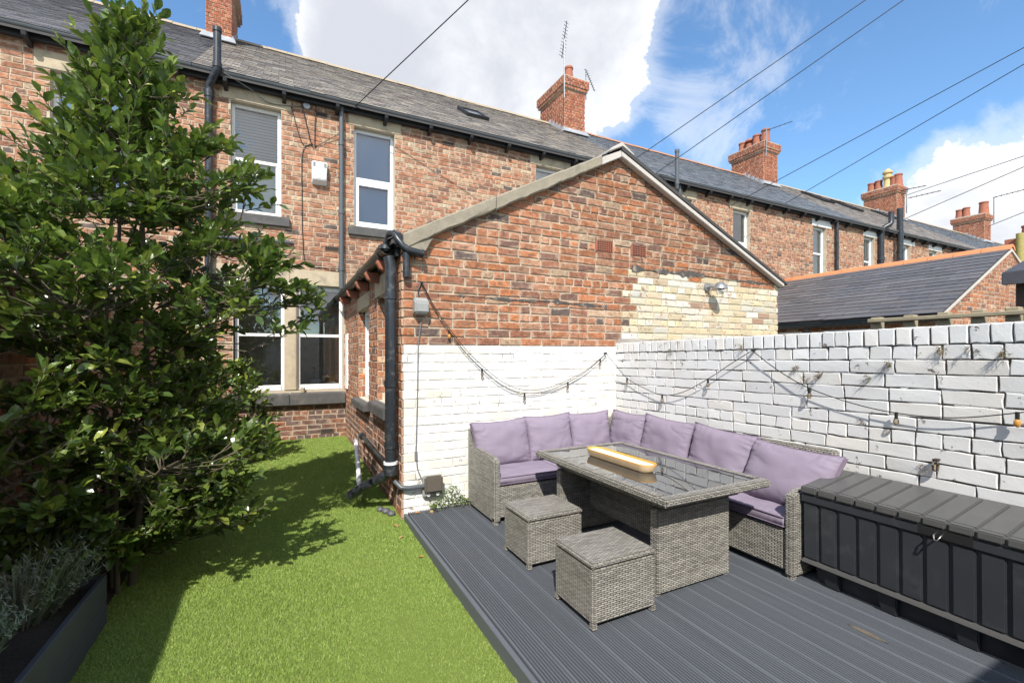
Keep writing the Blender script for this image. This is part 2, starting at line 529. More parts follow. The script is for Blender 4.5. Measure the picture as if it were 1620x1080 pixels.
MT['brownpost'] = simple('dark_brown_post', (0.035, 0.022, 0.018), 0.6, var=0.2)
MT['pebble'] = simple('grey_pebble', (0.10, 0.10, 0.11), 0.5, var=0.4, scale=12)
MT['flash_old'] = simple('old_bitumen_flashing', (0.075, 0.066, 0.060), 0.9, var=0.5, scale=14, bscale=40, bstr=1.0, bdist=0.01, dirt=((0.40, 0.33, 0.25), 0.9, 11.0))

# ------------------------------------------------------------------ pieces (bricks, slates): shared meshes, the largest as objects, the rest joined
S_, C_ = math.sin(YAW), math.cos(YAW)


def px_size(p, w):
    """rough size in photo pixels of a piece w metres across at p (0 when out of view)"""
    q = Vector(p) - EYE
    d = S_ * q.x + C_ * q.y
    if d < 0.3:
        return 0.0
    x = 810 + 720 * (C_ * q.x - S_ * q.y) / d
    y = 560 - 720 * q.z / d
    if x < -10 or x > 1630 or y < -10 or y > 1090:
        return 0.0
    return 720 * w / d


VAR = {}


def brick_variants(key, L, Hh, prot, n, rg, ch=0.006, jit=0.003, rough=False):
    """unit bricks; rough ones have a broken outline (three points on the long edges, two on the short)"""
    out = []
    for i in range(n):
        j = lambda a: rg.uniform(-a, a)
        p = prot + j(0.002)
        if rough:
            base = [(0, 0), (L * 0.33, 0), (L * 0.67, 0), (L, 0), (L, Hh * 0.5), (L, Hh), (L * 0.67, Hh), (L * 0.33, Hh), (0, Hh), (0, Hh * 0.5)]
        else:
            base = [(0, 0), (L, 0), (L, Hh), (0, Hh)]
        m = len(base)
        tx, tz = j(0.002), j(0.002)
        vs = [(x, -0.012, z) for x, z in base]
        edge = [(x + j(jit), z + j(jit)) for x, z in base]
        vs += [(x, p - ch * 0.8 + j(0.0015), z) for x, z in edge]
        for (x, z), (bx, bz) in zip(edge, base):
            sx = 1 if bx < L * 0.1 else (-1 if bx > L * 0.9 else 0)
            sz = 1 if bz < Hh * 0.1 else (-1 if bz > Hh * 0.9 else 0)
            k = ch * rg.uniform(0.6, 1.5)
            vs.append((x + sx * k, p + tx * (bx / L - 0.5) * 2 + tz * (bz / Hh - 0.5) * 2, z + sz * k))
        vs.append((L * rg.uniform(0.35, 0.65), p + rg.uniform(-0.001, 0.0015), Hh * rg.uniform(0.4, 0.6)))
        fs = [(2 * m + k, 2 * m + (k + 1) % m, 3 * m) for k in range(m)]
        for a in (0, m):
            for k in range(m):
                l = (k + 1) % m
                fs.append((a + k, a + l, a + m + l, a + m + k))
        ed = np.array([1.0] * (2 * m) + [rg.uniform(0.55, 0.85) for _ in range(m)] + [rg.uniform(-0.1, 0.2)], np.float32)
        out.append((np.array(vs, np.float32), fs, ed))
    VAR[key] = out
    return out


def put_edge(me, ed):
    at = me.attributes.new('edge', 'FLOAT', 'POINT')
    at.data.foreach_set('value', np.asarray(ed, np.float32))


class Pieces:
    def __init__(s, key_mats):
        s.items = []          # (variant key, idx, Matrix, colour, matkey, score)
        s.extra = {}          # matkey -> MB of odd shapes
        s.km = key_mats       # matkey -> (object material, joined material)
        s.meshes = {}

    def put(s, key, M, col, mk, score, idx=None):
        i = rng.randrange(len(VAR[key])) if idx is None else idx
        s.items.append((key, i, M, col, mk, score))

    def emit(s, name, parent, joined, nmax=300, min_px=9.0):
        order = sorted(range(len(s.items)), key=lambda i: -s.items[i][5])
        solo = set(i for i in order[:nmax] if s.items[i][5] >= min_px)
        pw = parent.matrix_world.inverted() if parent else Matrix()
        groups = {}
        for i, (key, vi, M, col, mk, scr) in enumerate(s.items):
            if i in solo:
                mkey = (key, vi, mk)
                if mkey not in s.meshes:
                    vs, fs = VAR[key][vi][:2]
                    me = bpy.data.meshes.new(name)
                    me.from_pydata([tuple(v) for v in vs], [], fs)
                    if len(VAR[key][vi]) > 2:
                        put_edge(me, VAR[key][vi][2])
                    me.materials.append(MT[s.km[mk][0]])
                    s.meshes[mkey] = me
                o = bpy.data.objects.new(name, s.meshes[mkey])
                o.color = (col[0], col[1], col[2], 1)
                link(o)
                o.parent = parent
                o.matrix_basis = M
            else:
                groups.setdefault(mk, []).append((key, vi, M, col))
        for mk in set(list(groups) + list(s.extra)):
            av, af, ac, ae = [], [], [], []
            base = 0
            for key, vi, M, col in groups.get(mk, []):
                vs, fs = VAR[key][vi][:2]
                ae.append(VAR[key][vi][2] if len(VAR[key][vi]) > 2 else np.zeros(len(vs), np.float32))
                m = np.array(M, np.float32)
                w = vs @ m[:3, :3].T + m[:3, 3]
                av.append(w)
                af.extend([tuple(base + k for k in f) for f in fs])
                ac.extend([col] * len(fs))
                base += len(vs)
            ex = s.extra.get(mk)
            if ex:
                av.append(np.array(ex.v, np.float32))
                ae.append(np.full(len(ex.v), 0.45, np.float32))
                af.extend([tuple(base + k for k in f) for f in ex.f])
                ac.extend(ex.c)
                base += len(ex.v)
            if not av:
                continue
            me = bpy.data.meshes.new(joined)
            me.from_pydata(np.concatenate(av).tolist(), [], af)
            put_edge(me, np.concatenate(ae))
            at = me.attributes.new('bcol', 'FLOAT_COLOR', 'FACE')
            arr = np.ones((len(af), 4), np.float32)
            arr[:, :3] = np.array(ac, np.float32)
            at.data.foreach_set('color', arr.ravel())
            me.materials.append(MT[s.km[mk][1]])
            o = bpy.data.objects.new(joined, me)
            link(o)
            o.parent = parent
            o['kind'] = 'stuff'


def clip_poly(poly, half):
    """Sutherland-Hodgman: keep a*x+b*y<=c"""
    a, b, c = half
    out = []
    for i in range(len(poly)):
        p, q = poly[i], poly[(i + 1) % len(poly)]
        dp, dq = a * p[0] + b * p[1] - c, a * q[0] + b * q[1] - c
        if dp <= 0:
            out.append(p)
        if dp * dq < 0:
            t = dp / (dp - dq)
            out.append((p[0] + t * (q[0] - p[0]), p[1] + t * (q[1] - p[1])))
    return out


def sub_rect(r, o):
    """rect r=(u0,u1,z0,z1) minus rect o -> rects"""
    u0, u1, z0, z1 = r
    a0, a1, b0, b1 = o
    if u1 <= a0 or u0 >= a1 or z1 <= b0 or z0 >= b1:
        return [r]
    out = []
    if u0 < a0:
        out.append((u0, a0 - 0.006, z0, z1))
    if u1 > a1:
        out.append((a1 + 0.006, u1, z0, z1))
    m0, m1 = max(u0, a0), min(u1, a1)
    if z0 < b0:
        out.append((m0, m1, z0, b0 - 0.006))
    if z1 > b1:
        out.append((m0, m1, b1 + 0.006, z1))
    return out


def lay_bricks(pc, o, u, n, ulen, z0, z1, pitch, L, colf, period=5, phase=0, openings=(), halves=(), joint=0.011, prot=0.009, far=False, vis=None, ch=0.006, jit=0.003, rough=False):
    """colf(uc, zc, header, row) -> (matkey, colour) or None"""
    o, u, n = Vector(o), Vector(u).normalized(), Vector(n).normalized()
    up = Vector((0, 0, 1))
    ks, kh = ('S%.3f%.4f%.3f%.4f' % (L, pitch, prot, joint)) + 'r' * rough, ('H%.3f%.4f%.3f%.4f' % (L, pitch, prot, joint)) + 'r' * rough
    Hh = pitch - joint
    Ls, Lh = L - joint, L / 2 - joint
    if ks not in VAR:
        brick_variants(ks, Ls, Hh, prot, 12, rng, ch, jit, rough)
        brick_variants(kh, Lh, Hh, prot, 10, rng, ch, jit, rough)
    rows = int((z1 - z0) / pitch + 0.5)
    for r in range(rows):
        za = z0 + r * pitch + joint / 2
        zb = za + Hh
        head = ((r + phase) % period) == 0
        step = L / 2 if head else L
        start = -step * (0.5 if (r % 2) else 0.0) - (0.25 * L if head else 0.0) + rng.uniform(-0.012, 0.012)
        a = start
        while a < ulen - 0.01:
            w = step * (1 + rng.uniform(-0.035, 0.035))
            if not head and rng.random() < 0.03:
                w = L / 2
            b = a + w - joint
            ra, rb = max(a, 0.0), min(b, ulen)
            a0 = a
            a += w
            if rb - ra < 0.025:
                continue
            rects = [(ra, rb, za, zb)]
            for op in openings:
                rects = [q for rr in rects for q in sub_rect(rr, op)]
            for q in rects:
                if q[1] - q[0] < 0.02 or q[3] - q[2] < 0.015:
                    continue
                uc, zc = (q[0] + q[1]) / 2, (q[2] + q[3]) / 2
                res = colf(uc, zc, head, r)
                if res is None:
                    continue
                mk, col = res
                poly = [(q[0], q[2]), (q[1], q[2]), (q[1], q[3]), (q[0], q[3])]
                cl = poly
                for h in halves:
                    cl = clip_poly(cl, h) if len(cl) > 2 else cl
                if len(cl) < 3:
                    continue
                org = o + n * rng.uniform(-0.0015, 0.0025)
                if cl != poly:
                    ex = pc.extra.setdefault(mk, MB())
                    pts = [org + u * p[0] + up * p[1] for p in cl]
                    m = len(pts)
                    vs = [p - n * 0.012 for p in pts] + [p + n * prot for p in pts]
                    fs = [tuple(range(m, 2 * m))] + [(i, (i + 1) % m, m + (i + 1) % m, m + i) for i in range(m)]
                    ex.add(vs, fs, col)
                    continue
                key, nl = (ks, Ls) if (q[1] - q[0]) > 0.75 * Ls else (kh, Lh)
                sx = (q[1] - q[0]) / nl
                sz = (q[3] - q[2]) / Hh
                M = Matrix.Identity(4)
                pos = org + u * q[0] + up * q[2]
                flip = -1.0
                for k in range(3):
                    M[k][0] = u[k] * sx
                    M[k][1] = n[k]
                    M[k][2] = up[k] * sz
                    M[k][3] = pos[k]
                wide = (q[1] - q[0])
                s = px_size(org + u * uc + up * zc, wide)
                if vis and not vis(uc, zc):
                    s = 0.0
                pc.put(key, M, col, mk, s)


def pal(cols):
    tot = sum(w for w, _ in cols)
    x = rng.random() * tot
    for w, c in cols:
        x -= w
        if x <= 0:
            break
    s = 0.16 if max(c) < 0.65 else 0.035
    k = rng.uniform(1 - s, 1 + s)
    h = rng.uniform(-0.2, 0.2) * s
    return (min(1, c[0] * k * (1 + h)), min(1, c[1] * k), min(1, c[2] * k * (1 - h)))


PAL_HOUSE = [(5, (0.38, 0.172, 0.100)), (4, (0.41, 0.212, 0.130)), (2.6, (0.42, 0.265, 0.170)), (2.5, (0.31, 0.148, 0.095)), (1.0, (0.45, 0.34, 0.23)), (1.0, (0.23, 0.130, 0.095)), (0.15, (0.13, 0.10, 0.088))]
PAL_GABLE = [(6, (0.39, 0.160, 0.080)), (5, (0.36, 0.165, 0.093)), (3.4, (0.295, 0.130, 0.080)), (3, (0.40, 0.212, 0.130)), (1.2, (0.42, 0.285, 0.185)), (1.6, (0.22, 0.120, 0.088)), (0.45, (0.13, 0.095, 0.083)), (1.0, (0.43, 0.165, 0.072))]
PAL_PLINTH = [(4, (0.22, 0.115, 0.085)), (3, (0.28, 0.125, 0.08)), (3, (0.15, 0.10, 0.09)), (1, (0.37, 0.15, 0.08))]
PAL_WHITE = [(5, (0.75, 0.74, 0.715)), (3, (0.72, 0.715, 0.69)), (1, (0.72, 0.68, 0.60))]
PAL_FLAKE = [(5, (0.70, 0.70, 0.69)), (3, (0.65, 0.65, 0.645)), (1, (0.72, 0.70, 0.66))]
PAL_CREAM = [(4, (0.56, 0.455, 0.28)), (4, (0.57, 0.51, 0.375)), (3.2, (0.56, 0.53, 0.46)), (0.5, (0.48, 0.37, 0.25)), (0.15, (0.38, 0.22, 0.14))]
PAL_CHIM = [(5, (0.37, 0.115, 0.060)), (3, (0.30, 0.095, 0.055)), (1, (0.42, 0.17, 0.09))]
KM = {'red': ('brick_o', 'brick_a'), 'white': ('white_o', 'white_a'), 'flake': ('flake_o', 'flake_a'), 'cream': ('cream_o', 'cream_a')}


def wall_sheet(mb, o, u, n, ulen, z0, z1, openings, depth):
    """a wall face with holes plus the reveals of the holes"""
    o, u, n = Vector(o), Vector(u), Vector(n)
    up = Vector((0, 0, 1))
    us = sorted(set([0.0, ulen] + [v for op in openings for v in op[:2] if 0 < v < ulen]))
    zs = sorted(set([z0, z1] + [v for op in openings for v in op[2:4] if z0 < v < z1]))
    P = lambda a, b, d=0.0: o + u * a + up * b - n * d
    for i in range(len(us) - 1):
        for j in range(len(zs) - 1):
            cu, cz = (us[i] + us[i + 1]) / 2, (zs[j] + zs[j + 1]) / 2
            if any(op[0] < cu < op[1] and op[2] < cz < op[3] for op in openings):
                continue
            mb.add([P(us[i], zs[j]), P(us[i + 1], zs[j]), P(us[i + 1], zs[j + 1]), P(us[i], zs[j + 1])], [(0, 1, 2, 3)])
    for a0, a1, b0, b1 in openings:
        q = [(a0, b0), (a1, b0), (a1, b1), (a0, b1)]
        for k in range(4):
            p, r = q[k], q[(k + 1) % 4]
            mb.add([P(*p), P(*p, depth), P(*r, depth), P(*r)], [(0, 1, 2, 3)])


def slate_variant(key, w, l, th, n):
    out = []
    for i in range(n):
        j = lambda a: rng.uniform(-a, a)
        w0, w1 = 0.002 + abs(j(0.003)), w - 0.002 - abs(j(0.003))
        t = th + j(0.002)
        b = j(0.006)
        vs = [(w0, b, t), (w1, b + j(0.004), t), (w1, l, 0.0), (w0, l, 0.0), (w0, b, t - 0.007), (w1, b, t - 0.007)]
        fs = [(0, 1, 2, 3), (4, 5, 1, 0), (5, 2, 1), (4, 0, 3)]
        out.append((np.array(vs, np.float32), fs))
    VAR[key] = out


def lay_slates(pc, o, u, v, ulen, vlen, w, expo, cols, mk='slate', wander=0.0):
    """o: eaves corner, u along the eaves, v up the slope"""
    o, u, v = Vector(o), Vector(u).normalized(), Vector(v).normalized()
    n = u.cross(v).normalized()
    if n.z < 0:
        n = -n
    key = 'SL%.3f%.3f' % (w, expo)
    if key not in VAR:
        slate_variant(key, w, expo * 1.5, 0.016, 10)
    rows = int(vlen / expo)
    for r in range(rows):
        a = -w * (0.5 if r % 2 else 0.0)
        while a < ulen:
            aa, ab = max(a, 0), min(a + w, ulen)
            if ab - aa > 0.03:
                sx = (ab - aa) / w
                pos = o + u * aa + v * (r * expo + rng.uniform(-wander, wander)) + n * (0.004 + rng.uniform(0, 0.003))
                M = Matrix.Identity(4)
                for k in range(3):
                    M[k][0] = u[k] * sx
                    M[k][1] = v[k]
                    M[k][2] = n[k]
                    M[k][3] = pos[k]
                pc.put(key, M, pal(cols), mk, px_size(pos, w))
            a += w


KM['slate'] = ('slate_o', 'slate_a')
SL_OLD = [(4, (0.242, 0.210, 0.184)), (3, (0.288, 0.257, 0.225)), (2, (0.195, 0.175, 0.164)), (1, (0.327, 0.288, 0.242))]
SL_NEW = [(4, (0.222, 0.215, 0.226)), (2, (0.200, 0.194, 0.208))]
SL_BLUE = [(4, (0.162, 0.174, 0.193)), (2, (0.144, 0.154, 0.171)), (1, (0.186, 0.193, 0.204))]
SL_DARK = [(4, (0.113, 0.109, 0.114)), (2, (0.099, 0.095, 0.101))]

# ------------------------------------------------------------------ ground, lawn
def grid_sheet(name, x0, x1, y0, y1, nx, ny, zf, mat, kind='structure', smooth=True):
    vs, fs = [], []
    for j in range(ny + 1):
        for i in range(nx + 1):
            x, y = x0 + (x1 - x0) * i / nx, y0 + (y1 - y0) * j / ny
            vs.append((x, y, zf(x, y)))
    for j in range(ny):
        for i in range(nx):
            a = j * (nx + 1) + i
            fs.append((a, a + 1, a + nx + 2, a + nx + 1))
    o = MB().add(vs, fs).build(name, mat, smooth=smooth)
    o['kind'] = kind
    return o


def lawn_z(x, y):
    t = min(1.0, max(0.0, (y - 3.0) / 5.5))
    return 0.005 + 0.15 * t + 0.010 * mnoise.noise(Vector((x * 1.3, y * 1.3, 0.3)))


MT['ground'] = simple('yard_earth', (0.16, 0.145, 0.12), 0.95, var=0.3, scale=0.6)
mlawn, lt, lout = new_mat('lawn_backing')
lp = wpos(lt)
lc = mixc(lt, noi(lt, lp, 60.0, 5.0, 0.7), c4((0.120, 0.165, 0.034)), c4((0.215, 0.275, 0.065)))
finish(lt, lout, lc, 0.9, 0.0, (noi(lt, lp, 150.0, 3.0, 0.6), 0.8, 0.01), 0.1)
MT['lawn'] = mlawn
MB().add([(-400, -400, -0.06), (400, -400, -0.06), (400, 400, -0.06), (-400, 400, -0.06)], [(0, 1, 2, 3)]).build('ground', MT['ground'])['kind'] = 'structure'
grid_sheet('lawn', -0.98, 1.045, -0.93, 8.56, 16, 60, lawn_z, MT['lawn'])
grid_sheet('soil_bed', -1.56, -0.975, -0.93, 8.56, 6, 60, lambda x, y: lawn_z(x, y) + 0.01 + 0.025 * mnoise.noise(Vector((x * 5, y * 5, 2))), MT['soil'])

# ------------------------------------------------------------------ houses of the terrace
YW = 8.575          # mortar face of the rear walls
Z_EAVE, Y_EAVE = 6.03, 8.38
Y_RIDGE, Z_RIDGE = 12.6, 9.03
TP = (Z_RIDGE - Z_EAVE) / (Y_RIDGE - Y_EAVE)


def half_round(mb, p0, p1, r=0.058, th=0.006, seg=10):
    """half-round gutter between two points (open at the top)"""
    p0, p1 = Vector(p0), Vector(p1)
    d = (p1 - p0)
    side = Vector((d.y, -d.x, 0)).normalized()
    poly = [(r * math.cos(a), r * math.sin(a)) for a in [math.pi + math.pi * k / seg for k in range(seg + 1)]]
    poly += [((r - th) * math.cos(a), (r - th) * math.sin(a)) for a in [2 * math.pi - math.pi * k / seg for k in range(seg + 1)]]
    n = len(poly)
    up = Vector((0, 0, 1))
    A = [p0 + side * a + up * b for a, b in poly]
    B = [p1 + side * a + up * b for a, b in poly]
    fs = []
    for i in range(n):
        j = (i + 1) % n
        fs.append((i, j, n + j, n + i))
    for k in range(seg):
        q = (k, k + 1, n - 2 - k, n - 1 - k)
        fs.append(q)
        fs.append(tuple(n + i for i in reversed(q)))
    mb.add(A + B, fs)


def window_unit(house, x0, x1, z0, z1, style, face=YW, recess=0.10, lintel=None, sill=None, sillmat='stone_dark', lintelmat='stone', mat='upvc', inside='curtain', low='curtain'):
    """frame (the window part) with panes, sill and lintel as its pieces; y = face is the wall face"""
    y0 = face + recess
    f = MB()
    t = 0.055
    f.box(x0, x0 + t, y0, y0 + 0.07, z0, z1)
    f.box(x1 - t, x1, y0, y0 + 0.07, z0, z1)
    f.box(x0 + t, x1 - t, y0, y0 + 0.07, z1 - t, z1)
    f.box(x0 + t, x1 - t, y0, y0 + 0.07, z0, z0 + t * 1.2)
    zm = z0 + (z1 - z0) * 0.5
    if style == 'sash':
        f.box(x0 + t, x1 - t, y0 + 0.01, y0 + 0.062, zm - 0.028, zm + 0.028)
        f.box(x0 + t, x0 + t + 0.028, y0 + 0.02, y0 + 0.055, z0 + t, zm - 0.028)
        f.box(x1 - t - 0.028, x1 - t, y0 + 0.02, y0 + 0.055, z0 + t, zm - 0.028)
    elif style == 'casement':
        zm = z0 + (z1 - z0) * 0.485
        f.box(x0 + t, x1 - t, y0 + 0.008, y0 + 0.062, zm - 0.05, zm + 0.05)
        for a, b in ((zm + 0.05, z1 - t),):
            pass
        f.box(x0 + t, x0 + t + 0.045, y0 - 0.006, y0 + 0.055, z0 + t * 1.2, zm - 0.05)
        f.box(x1 - t - 0.045, x1 - t, y0 - 0.006, y0 + 0.055, z0 + t * 1.2, zm - 0.05)
        f.box(x0 + t + 0.045, x1 - t - 0.045, y0 - 0.006, y0 + 0.055, z0 + t * 1.2, z0 + t * 1.2 + 0.045)
        f.box(x0 + t + 0.045, x1 - t - 0.045, y0 - 0.006, y0 + 0.055, zm - 0.095, zm - 0.05)
    w = f.build('window', MT[mat], house, bevel=0.006, seg=1)
    for a, b in ((z0 + t, zm - 0.02), (zm + 0.02, z1 - t)):
        MB().add([(x0 + t, y0 + 0.04, a), (x1 - t, y0 + 0.04, a), (x1 - t, y0 + 0.04, b), (x0 + t, y0 + 0.04, b)], [(0, 1, 2, 3)]).build('pane', MT['glass'], w)
    if inside == 'blind':
        b = MB()
        z = zm + 0.03
        while z < z1 - t - 0.02:
            b.obox(((x0 + x1) / 2, y0 + 0.105, z), ((x1 - x0) / 2 - 0.06, 0, 0), (0, 0.012, 0.021), (0, -0.001, 0.0008))
            z += 0.05
        b.build('blind', MT['blindslat'], w)
        MB().box(x0, x1, y0 + 0.15, y0 + 0.16, zm, z1).build('blind_backing', MT['interior'], w)
    elif inside:
        MB().box(x0 + 0.02, x1 - 0.02, y0 + 0.12, y0 + 0.13, zm, z1).build('blind', MT[inside], w)
    if low:
        MB().box(x0 + 0.02, x1 - 0.02, y0 + 0.12, y0 + 0.13, z0, zm - 0.002).build('blind', MT[low], w)
    if sill:
        a, b, c, d = sill
        MB().hexa([(a, face - 0.075, c), (b, face - 0.075, c), (b, face + 0.1, c), (a, face + 0.1, c),
                   (a, face - 0.075, d - 0.015), (b, face - 0.075, d - 0.015), (b, face + 0.1, d), (a, face + 0.1, d)]).build('sill', MT[sillmat], w, bevel=0.008, seg=1)
    if lintel:
        a, b, c, d = lintel
        MB().box(a, b, face - 0.014, face + 0.1, c, d).build('lintel', MT[lintelmat], w, bevel=0.008, seg=1)
    return w


def chimney(house, xa, xb, side, pots, name='chimney', faces=('front', 'left')):
    ya, yb = 11.65, 13.1
    core = MB()
    core.box(xa + 0.01, xb - 0.01, ya + 0.01, yb - 0.01, 7.9, 10.10)
    core.box(xa - 0.055, xb + 0.055, ya - 0.055, yb + 0.055, 9.705, 9.785)
    core.box(xa - 0.085, xb + 0.085, ya - 0.085, yb + 0.085, 9.79, 10.06)
    ch = core.build(name, MT['mortar'], house)
    pc = Pieces(KM)
    cf = lambda u, z, h, r: ('red', pal(PAL_CHIM))
    for off, za, zb in ((0.0, 8.0, 9.70), (0.062, 9.70, 9.79), (0.092, 9.79, 10.06)):
        w = xb - xa + 2 * off
        dl = yb - ya + 2 * off
        lay_bricks(pc, (xa - off, ya - off, 0), (1, 0, 0), (0, -1, 0), w, za, zb, 0.083, 0.232, cf, period=2)
        if 'left' in faces:
            lay_bricks(pc, (xa - off, yb + off, 0), (0, -1, 0), (-1, 0, 0), dl, za, zb, 0.083, 0.232, cf, period=2)
        if 'right' in faces:
            lay_bricks(pc, (xb + off, ya - off, 0), (0, 1, 0), (1, 0, 0), dl, za, zb, 0.083, 0.232, cf, period=2)
    pc.emit('brick', ch, 'chimney_bricks', nmax=300, min_px=9.5)
    cap = MB()
    cap.hexa([(xa - 0.05, ya - 0.05, 10.055), (xb + 0.05, ya - 0.05, 10.055), (xb + 0.05, yb + 0.05, 10.055), (xa - 0.05, yb + 0.05, 10.055),
              (xa + 0.05, ya + 0.05, 10.12), (xb - 0.05, ya + 0.05, 10.12), (xb - 0.05, yb - 0.05, 10.12), (xa + 0.05, yb - 0.05, 10.12)])
    cap.build('chimney_cap', MT['concrete'], ch)
    fl = MB()
    zf = Z_EAVE + TP * (ya - Y_EAVE)
    fl.hexa([(xa - 0.10, ya - 0.13, zf - 0.03), (xb + 0.10, ya - 0.13, zf - 0.03), (xb + 0.10, ya + 0.02, zf + 0.02), (xa - 0.10, ya + 0.02, zf + 0.02),
             (xa - 0.10, ya - 0.14, zf - 0.02), (xb + 0.10, ya - 0.14, zf - 0.02), (xb + 0.05, ya - 0.02, zf + 0.15), (xa - 0.05, ya - 0.02, zf + 0.15)])
    sx = xa - 0.025 if 'left' in faces else xb + 0.025
    for k in range(5):
        y = ya + 0.02 + k * 0.18
        z = Z_EAVE + TP * (y - Y_EAVE)
        fl.box(sx - 0.006, sx + 0.006, y, y + 0.15, z - 0.02, z + 0.20)
    fl.build('lead_flashing', MT['lead'], ch)
    for (fy, r, h, kind) in pots:
        c = ((xa + xb) / 2 + rng.uniform(-0.03, 0.03), ya + (yb - ya) * fy, 10.08)
        p = MB()
        if kind == 'buff':
            p.lathe([(r * 1.15, 0), (r * 1.15, 0.05), (r * 0.85, 0.12), (r * 0.8, h * 0.5), (r * 1.1, h * 0.53), (r * 1.1, h * 0.62), (r * 0.8, h * 0.65), (r * 0.8, h * 0.75), (r * 1.1, h * 0.78), (r * 1.05, h * 0.86), (r * 0.7, h * 0.9), (r * 0.35, h)], c, 14)
            p.build('chimney_pot', MT['buff'], ch, smooth=40)
        elif kind == 'cowl':
            p.lathe([(r, 0), (r * 0.92, h * 0.6), (r * 0.4, h * 0.62), (r * 0.4, h * 0.8), (r * 1.2, h * 0.82), (r * 0.9, h), (r * 0.1, h * 1.05)], c, 14)
            p.build('chimney_pot', MT['terracotta'], ch, smooth=40)
        else:
            p.lathe([(r * 1.12, 0), (r, 0.06), (r * 0.84, h - 0.09), (r * 0.97, h - 0.07), (r * 0.97, h - 0.02), (r * 0.86, h), (r * 0.66, h), (r * 0.66, h - 0.2)], c, 14)
            p.build('chimney_pot', MT['terracotta'], ch, smooth=40)
    return ch


MT['buff'] = simple('buff_clay', (0.52, 0.38, 0.17), 0.8, var=0.2, scale=9)


def skylight(roof_parent, x, yc, w, l):
    """dark framed rooflight lying in the slope"""
    v = Vector((0, Y_RIDGE - Y_EAVE, Z_RIDGE - Z_EAVE)).normalized()
    n = Vector((0, -v.z, v.y))
    c = Vector((x, yc, Z_EAVE + TP * (yc - Y_EAVE))) + n * 0.04
    f = MB()
    u = Vector((1, 0, 0))
    f.obox(c + v * (l / 2), u * (w / 2), v * 0.035, n * 0.05)
    f.obox(c - v * (l / 2), u * (w / 2), v * 0.035, n * 0.05)
    f.obox(c - u * (w / 2 - 0.03), u * 0.03, v * (l / 2), n * 0.048)
    f.obox(c + u * (w / 2 - 0.03), u * 0.03, v * (l / 2), n * 0.048)
    s = f.build('skylight', MT['blackmatt'], roof_parent)
    MB().obox(c + n * 0.01, u * (w / 2 - 0.05), v * (l / 2 - 0.03), n * 0.008).build('pane', MT['skyglass'], s)


MT['skyglass'] = simple('rooflight_glass', (0.25, 0.28, 0.31), 0.08, var=0.1, ior=1.7)


def down_pipe(parent, x, y, z0, z1, r=0.045, mat='black', name='downpipe', collars=()):
    m = MB()
    m.tube([(x, y, z0), (x, y, z1)], r, 12)
    for z in collars:
        m.tube([(x, y, z - 0.035), (x, y, z + 0.035)], r + 0.009, 12)
    o = m.build(name, MT[mat], parent, smooth=40)
    return o


